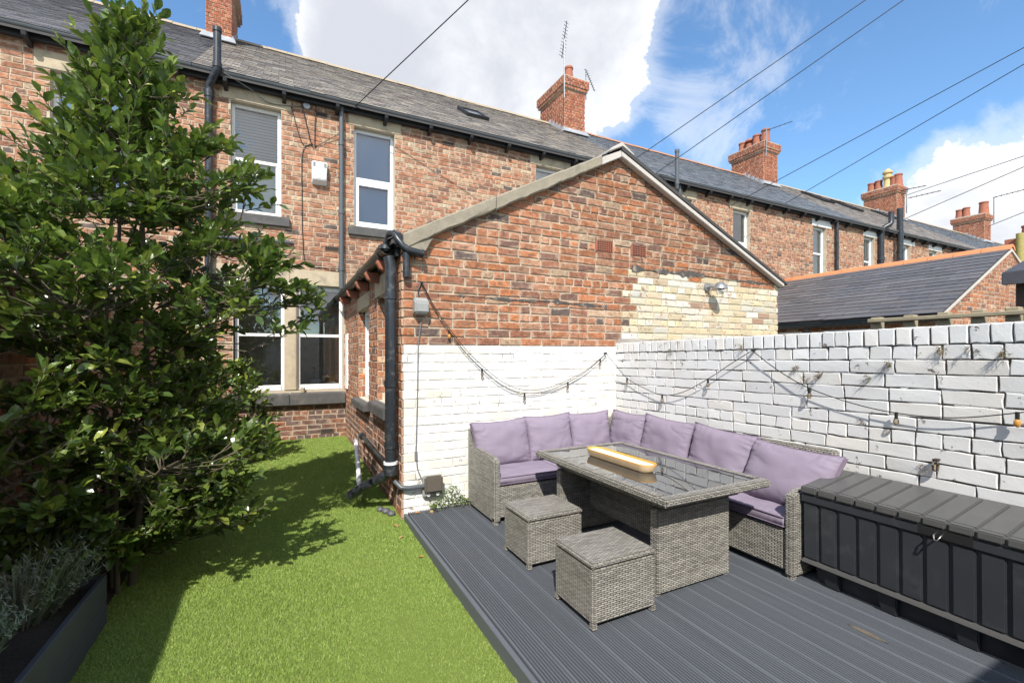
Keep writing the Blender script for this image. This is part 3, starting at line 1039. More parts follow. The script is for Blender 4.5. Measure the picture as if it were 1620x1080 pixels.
def house(x0, x1, label, cols, sw, se, wins, z_low, ridge_mat, holes_extra=(), skip=None, vis=None, far=False, sky=(), nmax=300, slate_n=300):
    h = empty('terraced_house', (0, 0, 0))
    tag(h, label, 'house', 'terraced houses')
    ops = []
    for w in wins:
        ops.append((w['o'][0] - x0, w['o'][1] - x0, w['o'][2], w['o'][3]))
    sheet = MB()
    wall_sheet(sheet, (x0, YW, 0), (1, 0, 0), (0, -1, 0), x1 - x0, -0.05, 6.0, ops, 0.16)
    sheet.box(x0 + 0.001, x1 - 0.001, YW + 0.75, YW + 0.8, -0.05, 6.0)
    wl = sheet.build('rear_wall', MT['mortar'], h)
    blk = list(ops)
    for w in wins:
        for k in ('lintel', 'sill'):
            if w.get(k):
                a, b, c, d = w[k]
                blk.append((a - x0, b - x0, c, d))
    for a, b, c, d in holes_extra:
        blk.append((a - x0, b - x0, c, d))
    pc = Pieces(KM)

    def cf(u, z, hd, r):
        X = u + x0
        if skip and skip(X, z):
            return None
        if z < 0.72:
            return ('red', pal(PAL_PLINTH))
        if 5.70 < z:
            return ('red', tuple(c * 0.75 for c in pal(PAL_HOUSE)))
        return ('red', pal(PAL_HOUSE))
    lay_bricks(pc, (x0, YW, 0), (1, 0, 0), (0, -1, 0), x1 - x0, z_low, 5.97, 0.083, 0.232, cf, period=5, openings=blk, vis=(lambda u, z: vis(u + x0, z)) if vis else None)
    pc.emit('brick', wl, 'brick_courses', nmax=nmax)
    for w in wins:
        window_unit(h, *w['o'], w.get('style', 'sash'), lintel=w.get('lintel'), sill=w.get('sill'), inside=w.get('inside', 'curtain'), low=w.get('low', 'curtain'), lintelmat=w.get('lm', 'stone'), mat=w.get('mat', 'upvc')) if not w.get('none') else None
    # roof
    v = Vector((0, Y_RIDGE - Y_EAVE, Z_RIDGE - Z_EAVE))
    rf = MB()
    yb = 2 * Y_RIDGE - Y_EAVE
    rf.prism([(Y_EAVE, Z_EAVE - 0.03), (Y_RIDGE, Z_RIDGE - 0.03), (yb, Z_EAVE - 0.03), (yb, Z_EAVE - 0.12), (Y_RIDGE, Z_RIDGE - 0.15), (Y_EAVE, Z_EAVE - 0.10)], (x0, 0, 0), (0, 1, 0), (0, 0, 1), (x1 - x0, 0, 0))
    roof = rf.build('roof', MT['underslate'], h)
    pc = Pieces(KM)
    lay_slates(pc, (x0, Y_EAVE - 0.02, Z_EAVE - 0.022), (1, 0, 0), v, x1 - x0, v.length, sw, se, cols, wander=0.004)
    pc.emit('slate', roof, 'slate_courses', nmax=slate_n, min_px=10)
    rt = MB()
    x = x0
    while x < x1 - 0.05:
        e = min(x + 0.45, x1)
        dz = rng.uniform(-0.006, 0.006)
        rt.prism([(-0.17, -0.095), (-0.15, -0.085), (0, 0.03), (0.15, -0.085), (0.17, -0.095), (0, 0.055)][::1], (x + 0.004, Y_RIDGE, Z_RIDGE + 0.01 + dz), (0, 1, 0), (0, 0, 1), (e - x - 0.008, 0, 0))
        x = e
    rt.build('ridge_tiles', MT[ridge_mat], roof)
    for (sx, sy, w_, l_) in sky:
        skylight(roof, sx, sy, w_, l_)
    # eaves
    MB().box(x0 + 0.002, x1 - 0.002, 8.475, 8.53, 5.885, 6.02).build('fascia', MT['blackmatt'], h)
    MB().box(x0 + 0.004, x1 - 0.004, 8.53, 8.574, 5.93, 5.99).build('soffit', MT['blackmatt'], h)
    g = MB()
    half_round(g, (x0 + 0.003, 8.415, 6.015), (x1 - 0.003, 8.415, 6.015), 0.06)
    gut = g.build('gutter', MT['greypipe'], h, smooth=40)
    k = MB()
    x = x0 + 1.3
    while x < x1:
        k.tube([(x - 0.06, 8.415, 6.012), (x + 0.06, 8.415, 6.012)], 0.066, 12)
        x += 1.9
    x = x0 + 0.4
    while x < x1 - 0.1:
        b = MB()
        b.hexa([(x, 8.37, 5.86), (x + 0.06, 8.37, 5.86), (x + 0.06, 8.565, 5.80), (x, 8.565, 5.80), (x, 8.35, 5.93), (x + 0.06, 8.35, 5.93), (x + 0.06, 8.565, 5.93), (x, 8.565, 5.93)])
        b.build('eaves_bracket', MT['blackmatt'], h, bevel=0.008, seg=1)
        x += 0.83
    return h, wl, roof


def skip_ext(xl, xr, xa, zl, za, zr):
    def f(X, z):
        if X < xl + 0.06 or X > xr - 0.06:
            return False
        zt = zl + (za - zl) * (X - xl) / (xa - xl) if X < xa else za + (zr - za) * (X - xa) / (xr - xa)
        return z < zt - 0.12
    return f


W0 = dict(o=(-2.90, -1.83, 3.90, 5.57), lintel=(-3.06, -1.67, 5.575, 5.81), sill=(-3.0, -1.73, 3.74, 3.895), style='casement', inside='curtain', low='curtain')
house_a = house(-8.5, -1.235, 'red brick house with thin purple-grey slates, beyond the holly tree', SL_NEW, 0.28, 0.115, [W0], 0.17, 'ridge_tan',
                vis=lambda X, z: X < -2.0 and z > 3.6 or z > 5.2, nmax=300, slate_n=0)[0]

W1 = dict(o=(-0.745, -0.02, 3.905, 5.69), lintel=(-0.87, 0.13, 5.70, 5.925), sill=(-0.86, 0.11, 3.73, 3.90), style='sash', inside='blind', low='curtain', mat='white_wood')
W2 = dict(o=(1.145, 1.868, 3.905, 5.69), lintel=(1.045, 1.985, 5.70, 5.925), sill=(1.045, 1.96, 3.73, 3.90), style='casement', inside='blueblind', low='blueblind')
W3 = dict(o=(4.905, 5.63, 3.905, 5.69), lintel=(4.76, 5.80, 5.70, 5.925), sill=(4.78, 5.76, 3.73, 3.90), style='casement', inside='curtain', low='curtain')
WG = dict(o=(-0.70, 0.965, 0.98, 2.78), none=True, lintel=(-1.0, 1.02, 2.785, 3.05), sill=(-0.78, 1.02, 0.735, 0.975))
house_b, wall_b, roof_b = house(-1.235, 8.05, 'red brick house with two upper rear windows and the stone-framed ground-floor window', SL_OLD, 0.235, 0.165,
                                [W0 and W1, W2, W3, WG], 0.14, 'ridge_tan', skip=skip_ext(1.01, 6.63, 3.58, 2.66, 4.10, 2.70),
                                vis=lambda X, z: z > 3.0 and X > -0.95 or (z < 0.74 and X > -0.2), sky=[(4.1, 10.25, 0.55, 0.78)])
W4 = dict(o=(8.95, 9.65, 3.9, 5.66), lintel=(8.85, 9.80, 5.67, 5.90), sill=(8.85, 9.75, 3.75, 3.9), style='casement')
W5 = dict(o=(11.24, 11.95, 3.9, 5.66), lintel=(11.1, 12.06, 5.67, 5.90), sill=(11.15, 12.05, 3.75, 3.9), style='casement', inside='interior')
W6 = dict(o=(15.0, 15.71, 4.0, 5.66), lintel=(14.94, 15.99, 5.67, 5.90), sill=(14.9, 15.8, 3.85, 4.0), style='sash', lm='white_wood')
house_c = house(8.05, 17.5, 'house with smooth blue-grey slates between the aerial chimney and the four-pot chimney', SL_BLUE, 0.26, 0.20, [W4, W5, W6], 2.2, 'ridge_red',
                skip=skip_ext(10.71, 16.6, 13.66, 2.35, 3.85, 2.35), slate_n=120, nmax=150)[0]
W7 = dict(o=(17.98, 18.68, 4.0, 5.68), lintel=(17.9, 18.8, 5.69, 5.90), sill=(17.9, 18.8, 3.85, 4.0), style='sash', lm='white_wood')
W7['o'] = (17.95, 18.62, 4.0, 5.68)
W8 = dict(o=(20.45, 21.15, 4.0, 5.68), lintel=(20.4, 21.5, 5.69, 5.90), sill=(20.4, 21.3, 3.85, 4.0), style='sash', lm='white_wood')
W9 = dict(o=(22.64, 23.33, 4.0, 5.68), lintel=(22.59, 23.7, 5.69, 5.90), sill=(22.6, 23.5, 3.85, 4.0), style='sash', lm='white_wood')
house_d = house(17.5, 27.8, 'house with brown-grey slates and rooflights next to the four-pot chimney', SL_OLD, 0.26, 0.20, [W7, W8, W9], 3.0, 'ridge_tan', slate_n=0, nmax=60,
                sky=[(20.4, 11.5, 0.8, 1.1), (22.2, 11.3, 0.8, 1.1), (26.3, 11.6, 1.3, 0.9)], skip=lambda X, z: z < 2.2)[0]
house_e = house(27.8, 38.1, 'far house under the chimney with a row of clay pots and a buff pot', SL_BLUE, 0.26, 0.20, [dict(o=(30.0, 30.7, 4.0, 5.68), lintel=(29.9, 30.9, 5.69, 5.9), sill=(29.9, 30.8, 3.85, 4.0), style='sash', lm='white_wood')], 3.6, 'ridge_tan', slate_n=0, nmax=0)[0]
house_f = house(38.1, 60.0, 'farthest house of the terrace behind the orange ridge tiles', SL_BLUE, 0.30, 0.24, [], 4.2, 'ridge_tan', slate_n=0, nmax=0)[0]

chimney(house_a, -1.47, -1.0, 'right', [(0.3, 0.13, 0.5, 'pot'), (0.7, 0.13, 0.5, 'pot')], faces=('front', 'right'))
chimney(house_b, 7.67, 8.42, 'left', [(0.22, 0.145, 0.52, 'pot'), (0.80, 0.15, 0.36, 'cowl')])
chimney(house_c, 17.08, 17.95, 'left', [(0.14, 0.17, 0.62, 'pot'), (0.40, 0.17, 0.55, 'pot'), (0.63, 0.16, 0.5, 'cowl'), (0.86, 0.17, 0.50, 'pot')])
chimney(house_d, 27.4, 28.2, 'left', [(0.08, 0.19, 0.62, 'pot'), (0.2, 0.17, 0.56, 'pot'), (0.38, 0.2, 1.02, 'buff'), (0.66, 0.18, 0.56, 'pot'), (0.88, 0.18, 0.52, 'pot')])
chimney(house_e, 37.7, 38.6, 'left', [(0.12, 0.24, 0.78, 'pot'), (0.66, 0.19, 0.66, 'pot'), (0.88, 0.19, 0.6, 'pot')])

# ---- fittings on the main house
# stone-framed ground-floor window pair
gw = MB()
gw.box(-0.735, -0.70, YW - 0.012, YW + 0.15, 0.985, 2.775)
gw.box(0.035, 0.215, YW - 0.012, YW + 0.16, 0.985, 2.775)
stone_frame = gw.build('stone_mullion', MT['stone'], house_b, bevel=0.012, seg=2)
MB().box(-1.0, 0.11, YW - 0.016, YW + 0.16, 2.782, 3.05).build('stone_lintel', MT['stone'], house_b, bevel=0.01)
MB().box(0.114, 1.005, YW - 0.018, YW + 0.16, 2.782, 3.045).build('stone_lintel', MT['stone'], house_b, bevel=0.01)
MB().hexa([(-0.80, YW - 0.10, 0.735), (0.108, YW - 0.10, 0.735), (0.108, YW + 0.16, 0.735), (-0.80, YW + 0.16, 0.735), (-0.80, YW - 0.10, 0.925), (0.108, YW - 0.10, 0.925), (0.108, YW + 0.16, 0.98), (-0.80, YW + 0.16, 0.98)]).build('stone_sill', MT['stone_dark'], house_b, bevel=0.012)
MB().hexa([(0.113, YW - 0.105, 0.735), (0.995, YW - 0.105, 0.735), (0.995, YW + 0.16, 0.735), (0.113, YW + 0.16, 0.735), (0.113, YW - 0.105, 0.925), (0.995, YW - 0.105, 0.925), (0.995, YW + 0.16, 0.98), (0.113, YW + 0.16, 0.98)]).build('stone_sill', MT['stone_dark'], house_b, bevel=0.012)
for a, b in ((-0.695, 0.033), (0.218, 0.962)):
    f = MB()
    y0 = YW + 0.085
    t = 0.055
    f.box(a, a + t, y0, y0 + 0.07, 0.985, 2.775)
    f.box(b - t, b, y0, y0 + 0.07, 0.985, 2.775)
    f.box(a + t, b - t, y0, y0 + 0.07, 2.70, 2.775)
    f.box(a + t, b - t, y0 - 0.02, y0 + 0.07, 0.985, 1.075)
    f.box(a + t, b - t, y0 + 0.008, y0 + 0.06, 1.895, 1.945)
    w = f.build('sash_window', MT['white_wood'], house_b, bevel=0.005, seg=1)
    for c, d in ((1.07, 1.9), (1.94, 2.71)):
        MB().add([(a + t, y0 + 0.035, c), (b - t, y0 + 0.035, c), (b - t, y0 + 0.035, d), (a + t, y0 + 0.035, d)], [(0, 1, 2, 3)]).build('pane', MT['glass'], w)
room = MB()
room.add([(-1.2, YW + 0.20, 0.9), (0.98, YW + 0.20, 0.9), (0.98, YW + 1.9, 0.9), (-1.2, YW + 1.9, 0.9), (-1.2, YW + 0.20, 2.9), (0.98, YW + 0.20, 2.9), (0.98, YW + 1.9, 2.9), (-1.2, YW + 1.9, 2.9)],
         [(0, 1, 2, 3), (7, 6, 5, 4), (3, 2, 6, 7), (0, 3, 7, 4), (2, 1, 5, 6)])
room.build('kitchen_interior', MT['interior'], house_b)

# things on the inner sill of that window
MT['sunflower'] = simple('sunflower_yellow', (0.75, 0.40, 0.02), 0.7)
MT['cardwhite'] = simple('pale_card', (0.50, 0.50, 0.48), 0.7)
MT['pinewood'] = simple('pine_frame', (0.48, 0.27, 0.09), 0.6)
MT['stemgreen'] = simple('stem_green', (0.06, 0.12, 0.03), 0.6)
sf = empty('sunflower', (0.50, YW + 0.33, 1.08))
tag(sf, 'yellow sunflower in a pot behind the right-hand kitchen window pane', 'flower')
m = MB()
for k in range(14):
    a = 2 * math.pi * k / 14
    cx, cz = 0.055 * math.cos(a), 0.055 * math.sin(a)
    m.add([(0.03 * math.cos(a - .25), -0.005, 0.26 + 0.03 * math.sin(a - .25)), (0.03 * math.cos(a + .25), -0.005, 0.26 + 0.03 * math.sin(a + .25)), (1.05 * cx * 1.2, -0.018, 0.26 + cz * 1.2)], [(0, 1, 2)])
m.build('petals', MT['sunflower'], sf)
MB().tube([(0, 0, 0.26), (0, -0.02, 0.26)], 0.032, 12).build('flower_centre', MT['bark'], sf)
MB().tube([(0, 0.01, 0.02), (0.01, 0.01, 0.14), (0, 0.005, 0.25)], 0.006, 6).build('stem', MT['stemgreen'], sf)
MB().lathe([(0.04, -0.003), (0.055, 0.09), (0.048, 0.09)], (0, 0.01, 0), 12).build('pot', MT['interior'], sf)
for nm, x0_, x1_, h_, mt, lb in (('picture_frame', 0.70, 0.87, 0.15, 'pinewood', 'small pine picture frame standing inside the kitchen window'),
                                 ('greeting_card', 0.45, 0.63, 0.075, 'cardwhite', 'pale greeting card on the inner sill below the sunflower'),
                                 ('greeting_card', -0.37, -0.22, 0.09, 'cardwhite', 'pale card on the inner sill behind the shrub-side pane')):
    o = MB().box(x0_, x1_, YW + 0.26, YW + 0.275, 1.03, 1.08 + h_).build(nm, MT[mt])
    tag(o, lb, nm.split('_')[-1])
po = MB()
po.lathe([(0.030, 0), (0.040, 0.08), (0.035, 0.08), (0.030, 0.03)], (0.31, YW - 0.03, 0.945), 14)
tag(po.build('plant_pot', MT['stone'], smooth=40), 'small pale empty pot on the dark stone kitchen sill', 'pot')
shelf = MB().box(-0.69, 0.96, YW + 0.165, YW + 0.5, 1.0, 1.033).build('inner_sill', MT['white_wood'], house_b)

# soil pipe with its offset, rain pipe, waste pipe
sp = MB()
x = -1.03
pth = [(-1.03, 8.50, 0.2), (-1.03, 8.50, 5.72), (-1.025, 8.49, 5.80), (-0.94, 8.37, 5.93), (-0.90, 8.33, 6.00), (-0.90, 8.33, 6.10), (-0.90, 8.33, 6.62)]
sp.tube(pth, 0.055, 14)
for a, b in (((-1.03, 8.50, 5.62), (-1.03, 8.50, 5.72)), ((-0.90, 8.33, 6.02), (-0.90, 8.33, 6.09)), ((-1.03, 8.50, 4.9), (-1.03, 8.50, 5.0)), ((-0.90, 8.33, 6.57), (-0.90, 8.33, 6.63)), ((-1.03, 8.5, 3.35), (-1.03, 8.5, 3.5))):
    sp.tube([a, b], 0.066, 14)
sp.build('soil_pipe', MT['black'], house_b, smooth=40)
down_pipe(house_b, 0.925, 8.50, 2.75, 5.96, 0.040, 'greypipe', collars=(5.3, 4.1, 3.1, 5.9))
wp = MB()
wp.tube([(-1.0, 8.52, 3.455), (0.10, 8.52, 3.475), (0.14, 8.53, 3.47), (0.15, 8.59, 3.465)], 0.027, 10)
wp.build('waste_pipe', MT['greypipe'], house_b, smooth=40)
# vents
MT['ventblack'] = simple('black_vent_hole', (0.008, 0.008, 0.008), 0.9)
MT['ventclay'] = simple('dark_clay_vent', (0.10, 0.07, 0.055), 0.9)


def air_brick(parent, u0, u1, z0, z1, face, mat='ventclay', n=7, rows=1, wall='y'):
    m = MB()
    m.box(u0, u1, face - 0.014, face + 0.02, z0, z1)
    v = m.build('air_brick', MT[mat], parent)
    h = MB()
    for r in range(rows):
        for k in range(n):
            a = u0 + (u1 - u0) * (0.06 + 0.88 * (k + 0.2) / n)
            b = u0 + (u1 - u0) * (0.06 + 0.88 * (k + 0.8) / n)
            c = z0 + (z1 - z0) * ((r + 0.2) / rows)
            d = z0 + (z1 - z0) * ((r + 0.8) / rows)
            h.box(a, b, face - 0.017, face - 0.0145, c, d)
    h.build('slots', MT['ventblack'], v)
    return v


air_brick(house_b, 0.59, 0.80, 0.225, 0.30, YW - 0.006)
air_brick(house_b, 0.66, 0.885, 3.41, 3.49, YW - 0.006)
air_brick(house_b, 0.515, 0.70, 5.72, 5.80, YW - 0.006)
air_brick(house_b, 2.79, 3.03, 5.70, 5.77, YW - 0.006)
rv = MB()
rv.tube([(0.37, YW + 0.01, 5.845), (0.37, YW - 0.05, 5.845)], 0.055, 16)
rv.build('round_vent', MT['alum'], house_b, smooth=40)
ab = empty('wall_box', (0.57, YW - 0.01, 4.72))
tag(ab, 'white slatted alarm box on the brick wall between the two upper windows', 'alarm box')
m = MB()
m.hexa([(-0.10, -0.13, -0.13), (0.10, -0.13, -0.13), (0.125, 0, -0.20), (-0.125, 0, -0.20), (-0.125, -0.13, 0.17), (0.125, -0.13, 0.17), (0.125, 0, 0.19), (-0.125, 0, 0.19)])
m.build('box_body', MT['upvc'], ab, bevel=0.012)
m = MB()
for sx in (-1, 1):
    for k in range(5):
        m.box(sx * 0.085 - 0.02, sx * 0.085 + 0.02, -0.1325, -0.1305, 0.08 + k * 0.016, 0.088 + k * 0.016)
m.build('louvre', MT['ventblack'], ab)

# ------------------------------------------------------------------ the rear extension
XE, YG = 1.01, 4.31     # mortar faces: side wall x, gable y
ext = empty('brick_extension', (1.01, 4.31, 0))
ext.location = (0, 0, 0)
tag(ext, 'brick extension with a gable, its lower wall painted white beside the deck', 'extension')
ZP = 1.687              # top of the white paint
PIT = 0.0861
gm = MB()
gm.prism([(1.02, -0.05), (6.62, -0.05), (6.62, 2.60), (3.58, 3.965), (1.02, 2.62)], (0, YG, 0), (1, 0, 0), (0, 0, 1), (0, 0.23, 0))
gw_ = gm.build('gable_wall', MT['mortar'], ext)
MB().add([(1.02, YG - 0.004, -0.04), (3.9, YG - 0.004, -0.04), (3.9, YG - 0.004, ZP), (1.02, YG - 0.004, ZP)], [(0, 1, 2, 3)]).build('painted_mortar', MT['mortar_white'], ext)
MB().add([(3.77, YG - 0.006, 1.0), (6.618, YG - 0.006, 1.0), (6.618, YG - 0.006, 2.63), (3.77, YG - 0.006, 2.63)], [(0, 1, 2, 3)]).build('cream_mortar', MT['mortar_cream'], ext)
ml, mr = (3.95 - 2.60) / (3.58 - 1.02), (3.95 - 2.60) / (6.63 - 3.58)
halves = [(-ml, 1.0, 2.60 - ml * 0.01), (mr, 1.0, 3.95 + mr * (3.58 - 1.01))]


def gable_col(u, z, hd, r):
    X = u + 1.01
    if z < ZP and X < 3.70:
        return None
    if X > 3.77 + 0.05 * ((r * 37) % 3 - 1) and z < 2.62:
        if z > 2.52 and rng.random() < 0.35:
            return ('red', pal(PAL_GABLE))
        return ('cream', pal(PAL_CREAM))
    c = pal(PAL_GABLE)
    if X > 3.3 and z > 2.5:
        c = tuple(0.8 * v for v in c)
    return ('red', c)


pc = Pieces(KM)
z0g = ZP - 20 * PIT
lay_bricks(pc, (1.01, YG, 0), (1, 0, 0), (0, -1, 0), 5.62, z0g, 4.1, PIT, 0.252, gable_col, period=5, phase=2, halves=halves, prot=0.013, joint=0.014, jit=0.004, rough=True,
           openings=[(3.255 - 1.01, 3.52 - 1.01, 2.80, 2.93), (3.785 - 1.01, 4.04 - 1.01, 2.80, 2.93)])
lay_bricks(pc, (1.01, YG, 0), (1, 0, 0), (0, -1, 0), 2.69, z0g, ZP + 0.01, PIT, 0.252, lambda u, z, h, r: ('white', pal(PAL_WHITE)), period=5, phase=2, prot=0.009, joint=0.008, ch=0.005, jit=0.003, rough=True)
pc.emit('brick', gw_, 'brick_courses', nmax=300)
for (a, b) in ((3.262, 3.513), (3.792, 4.033)):
    v = air_brick(ext, a, b, 2.805, 2.925, YG - 0.004, 'terracotta', 8, 5)
# side wall (u runs from the house towards the camera)
U = lambda y: YW - y
wins_side = [(U(7.02), U(6.13), 0.97, 2.22), (U(5.52), U(4.82), 1.06, 2.26), (U(8.46), U(8.20), 1.0, 1.95)]
sm = MB()
wall_sheet(sm, (XE, YW, 0), (0, -1, 0), (-1, 0, 0), YW - YG, -0.05, 2.62, wins_side, 0.14)
sw_ = sm.build('side_wall', MT['mortar_light'], ext)
pc = Pieces(KM)
blk = list(wins_side) + [(U(7.14), U(6.0), 0.86, 0.97), (U(5.66), U(4.70), 0.92, 1.06), (U(7.1), U(6.05), 2.22, 2.42), (U(5.66), U(4.66), 2.26, 2.5)]
lay_bricks(pc, (XE, YW, 0), (0, -1, 0), (-1, 0, 0), YW - YG + 0.012, z0g, 2.60, PIT, 0.252, lambda u, z, h, r: ('red', pal(PAL_GABLE if z > 0.85 else PAL_PLINTH)), period=2, openings=blk)
pc.emit('brick', sw_, 'brick_courses', nmax=0)
for (ya, yb, za, zb, sl, lt_) in ((6.13, 7.02, 0.97, 2.22, (6.0, 7.14, 0.86, 0.968), (6.05, 7.1, 2.222, 2.42)), (4.82, 5.52, 1.06, 2.26, (4.70, 5.66, 0.92, 1.058), (4.66, 5.66, 2.262, 2.50))):
    f = MB()
    xf = XE + 0.085
    t = 0.06
    f.box(xf, xf + 0.06, ya, ya + t, za, zb)
    f.box(xf, xf + 0.06, yb - t, yb, za, zb)
    f.box(xf, xf + 0.06, ya + t, yb - t, zb - t, zb)
    f.box(xf, xf + 0.06, ya + t, yb - t, za, za + t)
    w = f.build('window', MT['white_wood'], ext, bevel=0.005, seg=1)
    MB().add([(xf + 0.03, ya + t, za + t), (xf + 0.03, yb - t, za + t), (xf + 0.03, yb - t, zb - t), (xf + 0.03, ya + t, zb - t)], [(0, 1, 2, 3)]).build('pane', MT['glass'], w)
    MB().box(xf + 0.2, xf + 0.21, ya - 0.1, yb + 0.1, za - 0.1, zb + 0.1).build('dim_interior', MT['interior'], w)
    a, b, c, d = sl
    MB().hexa([(XE - 0.10, a, c), (XE + 0.09, a, c), (XE + 0.09, b, c), (XE - 0.10, b, c), (XE - 0.10, a, d - 0.02), (XE + 0.09, a, d), (XE + 0.09, b, d), (XE - 0.10, b, d - 0.02)]).build('sill', MT['stone_dark'], w, bevel=0.01)
    pcj = Pieces(KM)
    lay_bricks(pcj, (XE - 0.008, yb - 0.004, 0), (1, 0, 0), (0, -1, 0), 0.092, za, zb, PIT, 0.252, lambda u, z, h, r: ('red', pal(PAL_GABLE)), period=2, prot=0.006)
    pcj.emit('brick', w, 'jamb_bricks', nmax=0)
    a, b, c, d = lt_
    MB().box(XE - 0.016, XE + 0.09, a, b, c, d).build('lintel', MT['stone'], w, bevel=0.008)
f = MB()
f.box(XE - 0.03, XE + 0.05, 8.20, 8.46, 1.0, 1.95)
f.build('white_window_frame', MT['upvc'], ext, bevel=0.01)
# roof of the extension
rf = MB()
rf.prism([(0.90, 2.62), (3.58, 3.99), (6.74, 2.60), (6.74, 2.635), (3.58, 4.03), (0.90, 2.66)], (0, 4.265, 0), (1, 0, 0), (0, 0, 1), (0, YW - 4.265, 0))
rext = rf.build('roof', MT['underslate'], ext)
pc = Pieces(KM)
vL = Vector((3.58 - 0.90, 0, 4.03 - 2.66))
lay_slates(pc, (0.88, 4.27, 2.652), (0, 1, 0), vL, YW - 4.27, vL.length, 0.26, 0.2, SL_DARK)
vR = Vector((3.58 - 6.74, 0, 4.03 - 2.635))
lay_slates(pc, (6.76, 4.27, 2.628), (0, 1, 0), vR, YW - 4.27, vR.length, 0.26, 0.2, SL_DARK)
pc.emit('slate', rext, 'slate_courses', nmax=0)
# stone coping up the left rake: three lengths, slightly uneven
ks = [(1.0, 2.725, 2.575), (1.95, 3.215, 3.075), (2.75, 3.62, 3.49), (3.30, 3.90, 3.775)]
for i in range(3):
    (xa, ta, ba), (xb, tb, bb) = ks[i], ks[i + 1]
    yj = 4.225 - 0.006 * (i % 2)
    vs, fs = [], []
    n = 16
    for q in range(n + 1):
        t = q / n
        x = xa + 0.004 + (xb - xa - 0.008) * t
        w1 = 0.016 * mnoise.noise(Vector((x * 6, 1.3, i))) + 0.010 * mnoise.noise(Vector((x * 17, 5.3, i)))
        w2 = 0.020 * mnoise.noise(Vector((x * 5, 8.3, i))) + 0.012 * mnoise.noise(Vector((x * 15, 2.3, i)))
        zt_, zb2 = ta + (tb - ta) * t + 0.3 * w1, ba + (bb - ba) * t + w2
        dy = 0.008 * mnoise.noise(Vector((x * 8, 3.3, i)))
        vs += [(x, yj + 0.30, zb2), (x, yj + 0.012 + dy, zb2), (x, yj + dy, zb2 + 0.016), (x, yj + dy + 0.6 * w1, (zt_ + zb2) / 2), (x, yj + dy, zt_ - 0.014), (x, yj + 0.012 + dy, zt_), (x, yj + 0.30, zt_)]
    for q in range(n):
        for k in range(7):
            l = (k + 1) % 7
            fs.append((q * 7 + k, (q + 1) * 7 + k, (q + 1) * 7 + l, q * 7 + l))
    fs += [tuple(range(7)), tuple(n * 7 + k for k in range(6, -1, -1))]
    MB().add(vs, fs).build('coping_stone', MT['coping'], ext, smooth=35)
MB().prism([(1.0, 2.575), (1.22, 2.575), (1.30, 2.72), (1.0, 2.60)], (0, 4.235, 0), (1, 0, 0), (0, 0, 1), (0, 0.2, 0)).build('kneeler_stone', MT['coping'], ext, bevel=0.01)
# white-painted verge: short piece left of the apex, long board on the right
MB().prism([(3.30, 3.785), (3.575, 3.925), (3.575, 4.005), (3.30, 3.875)], (0, 4.215, 0), (1, 0, 0), (0, 0, 1), (0, 0.08, 0)).build('verge_board', MT['barge'], ext, bevel=0.006)
MB().prism([(3.58, 3.935), (6.66, 2.595), (6.66, 2.645), (3.58, 4.00)], (0, 4.215, 0), (1, 0, 0), (0, 0, 1), (0, 0.08, 0)).build('verge_board', MT['barge'], ext, bevel=0.006)
MB().prism([(3.58, 4.004), (6.72, 2.625), (6.72, 2.66), (3.58, 4.05)], (0, 4.205, 0), (1, 0, 0), (0, 0, 1), (0, 0.08, 0)).build('verge_slates', MT['underslate'], ext)
MB().prism([(3.40, 3.955), (3.58, 4.045), (3.76, 3.96), (3.76, 3.99), (3.58, 4.10), (3.40, 3.99)], (0, 4.20, 0), (1, 0, 0), (0, 0, 1), (0, YW - 4.22, 0)).build('ridge_tile', MT['barge'], ext, bevel=0.008)
# old bitumen flashing left on the gable
for (xa, xb, zc, hh) in ((1.36, 3.42, 2.185, 0.030), (3.80, 6.45, 2.655, 0.045)):
    vs, fs = [], []
    n = 110
    for i in range(n + 1):
        x = xa + (xb - xa) * i / n
        w = hh * max(0.04, 0.45 + 1.5 * mnoise.noise(Vector((x * 3.1, zc, 1.0))) + 0.7 * mnoise.noise(Vector((x * 13, 1, 1))))
        zz_ = zc + 0.02 * mnoise.noise(Vector((x * 1.7, 5, zc))) - 0.012 * (x - xa)
        y = YG - 0.017 - 0.006 * abs(mnoise.noise(Vector((x * 9, 3, 2))))
        vs += [(x, YG - 0.008, zz_ - w * 1.1), (x, y, zz_ - w), (x, y, zz_ + w), (x, YG - 0.008, zz_ + w * 1.15)]
    for i in range(n):
        for k in range(3):
            fs.append((i * 4 + k, (i + 1) * 4 + k, (i + 1) * 4 + k + 1, i * 4 + k + 1))
    MB().add(vs, fs).build('old_flashing', MT['flash_old'], ext)

# gutter along the side wall with painted rafter feet
g = MB()
half_round(g, (0.885, 8.52, 2.585), (0.885, 4.42, 2.615), 0.065)
for y in (4.62, 5.9, 7.3):
    g.tube([(0.885, y - 0.02, 2.60), (0.885, y + 0.02, 2.60)], 0.071, 14)
gutter_e = g.build('gutter', MT['gutter'], ext, smooth=40)
MB().box(0.955, 0.985, 4.33, 8.55, 2.53, 2.64).build('fascia', MT['blackmatt'], ext)
for y in (4.62, 5.35, 6.1, 7.0, 7.9):
    MB().prism([(0.835, 2.50), (0.86, 2.445), (0.92, 2.42), (1.0, 2.42), (1.0, 2.535), (0.835, 2.535)], (0, y, 0), (1, 0, 0), (0, 0, 1), (0, 0.075, 0)).build('rafter_foot', MT['terracotta'], ext, bevel=0.008, seg=1)
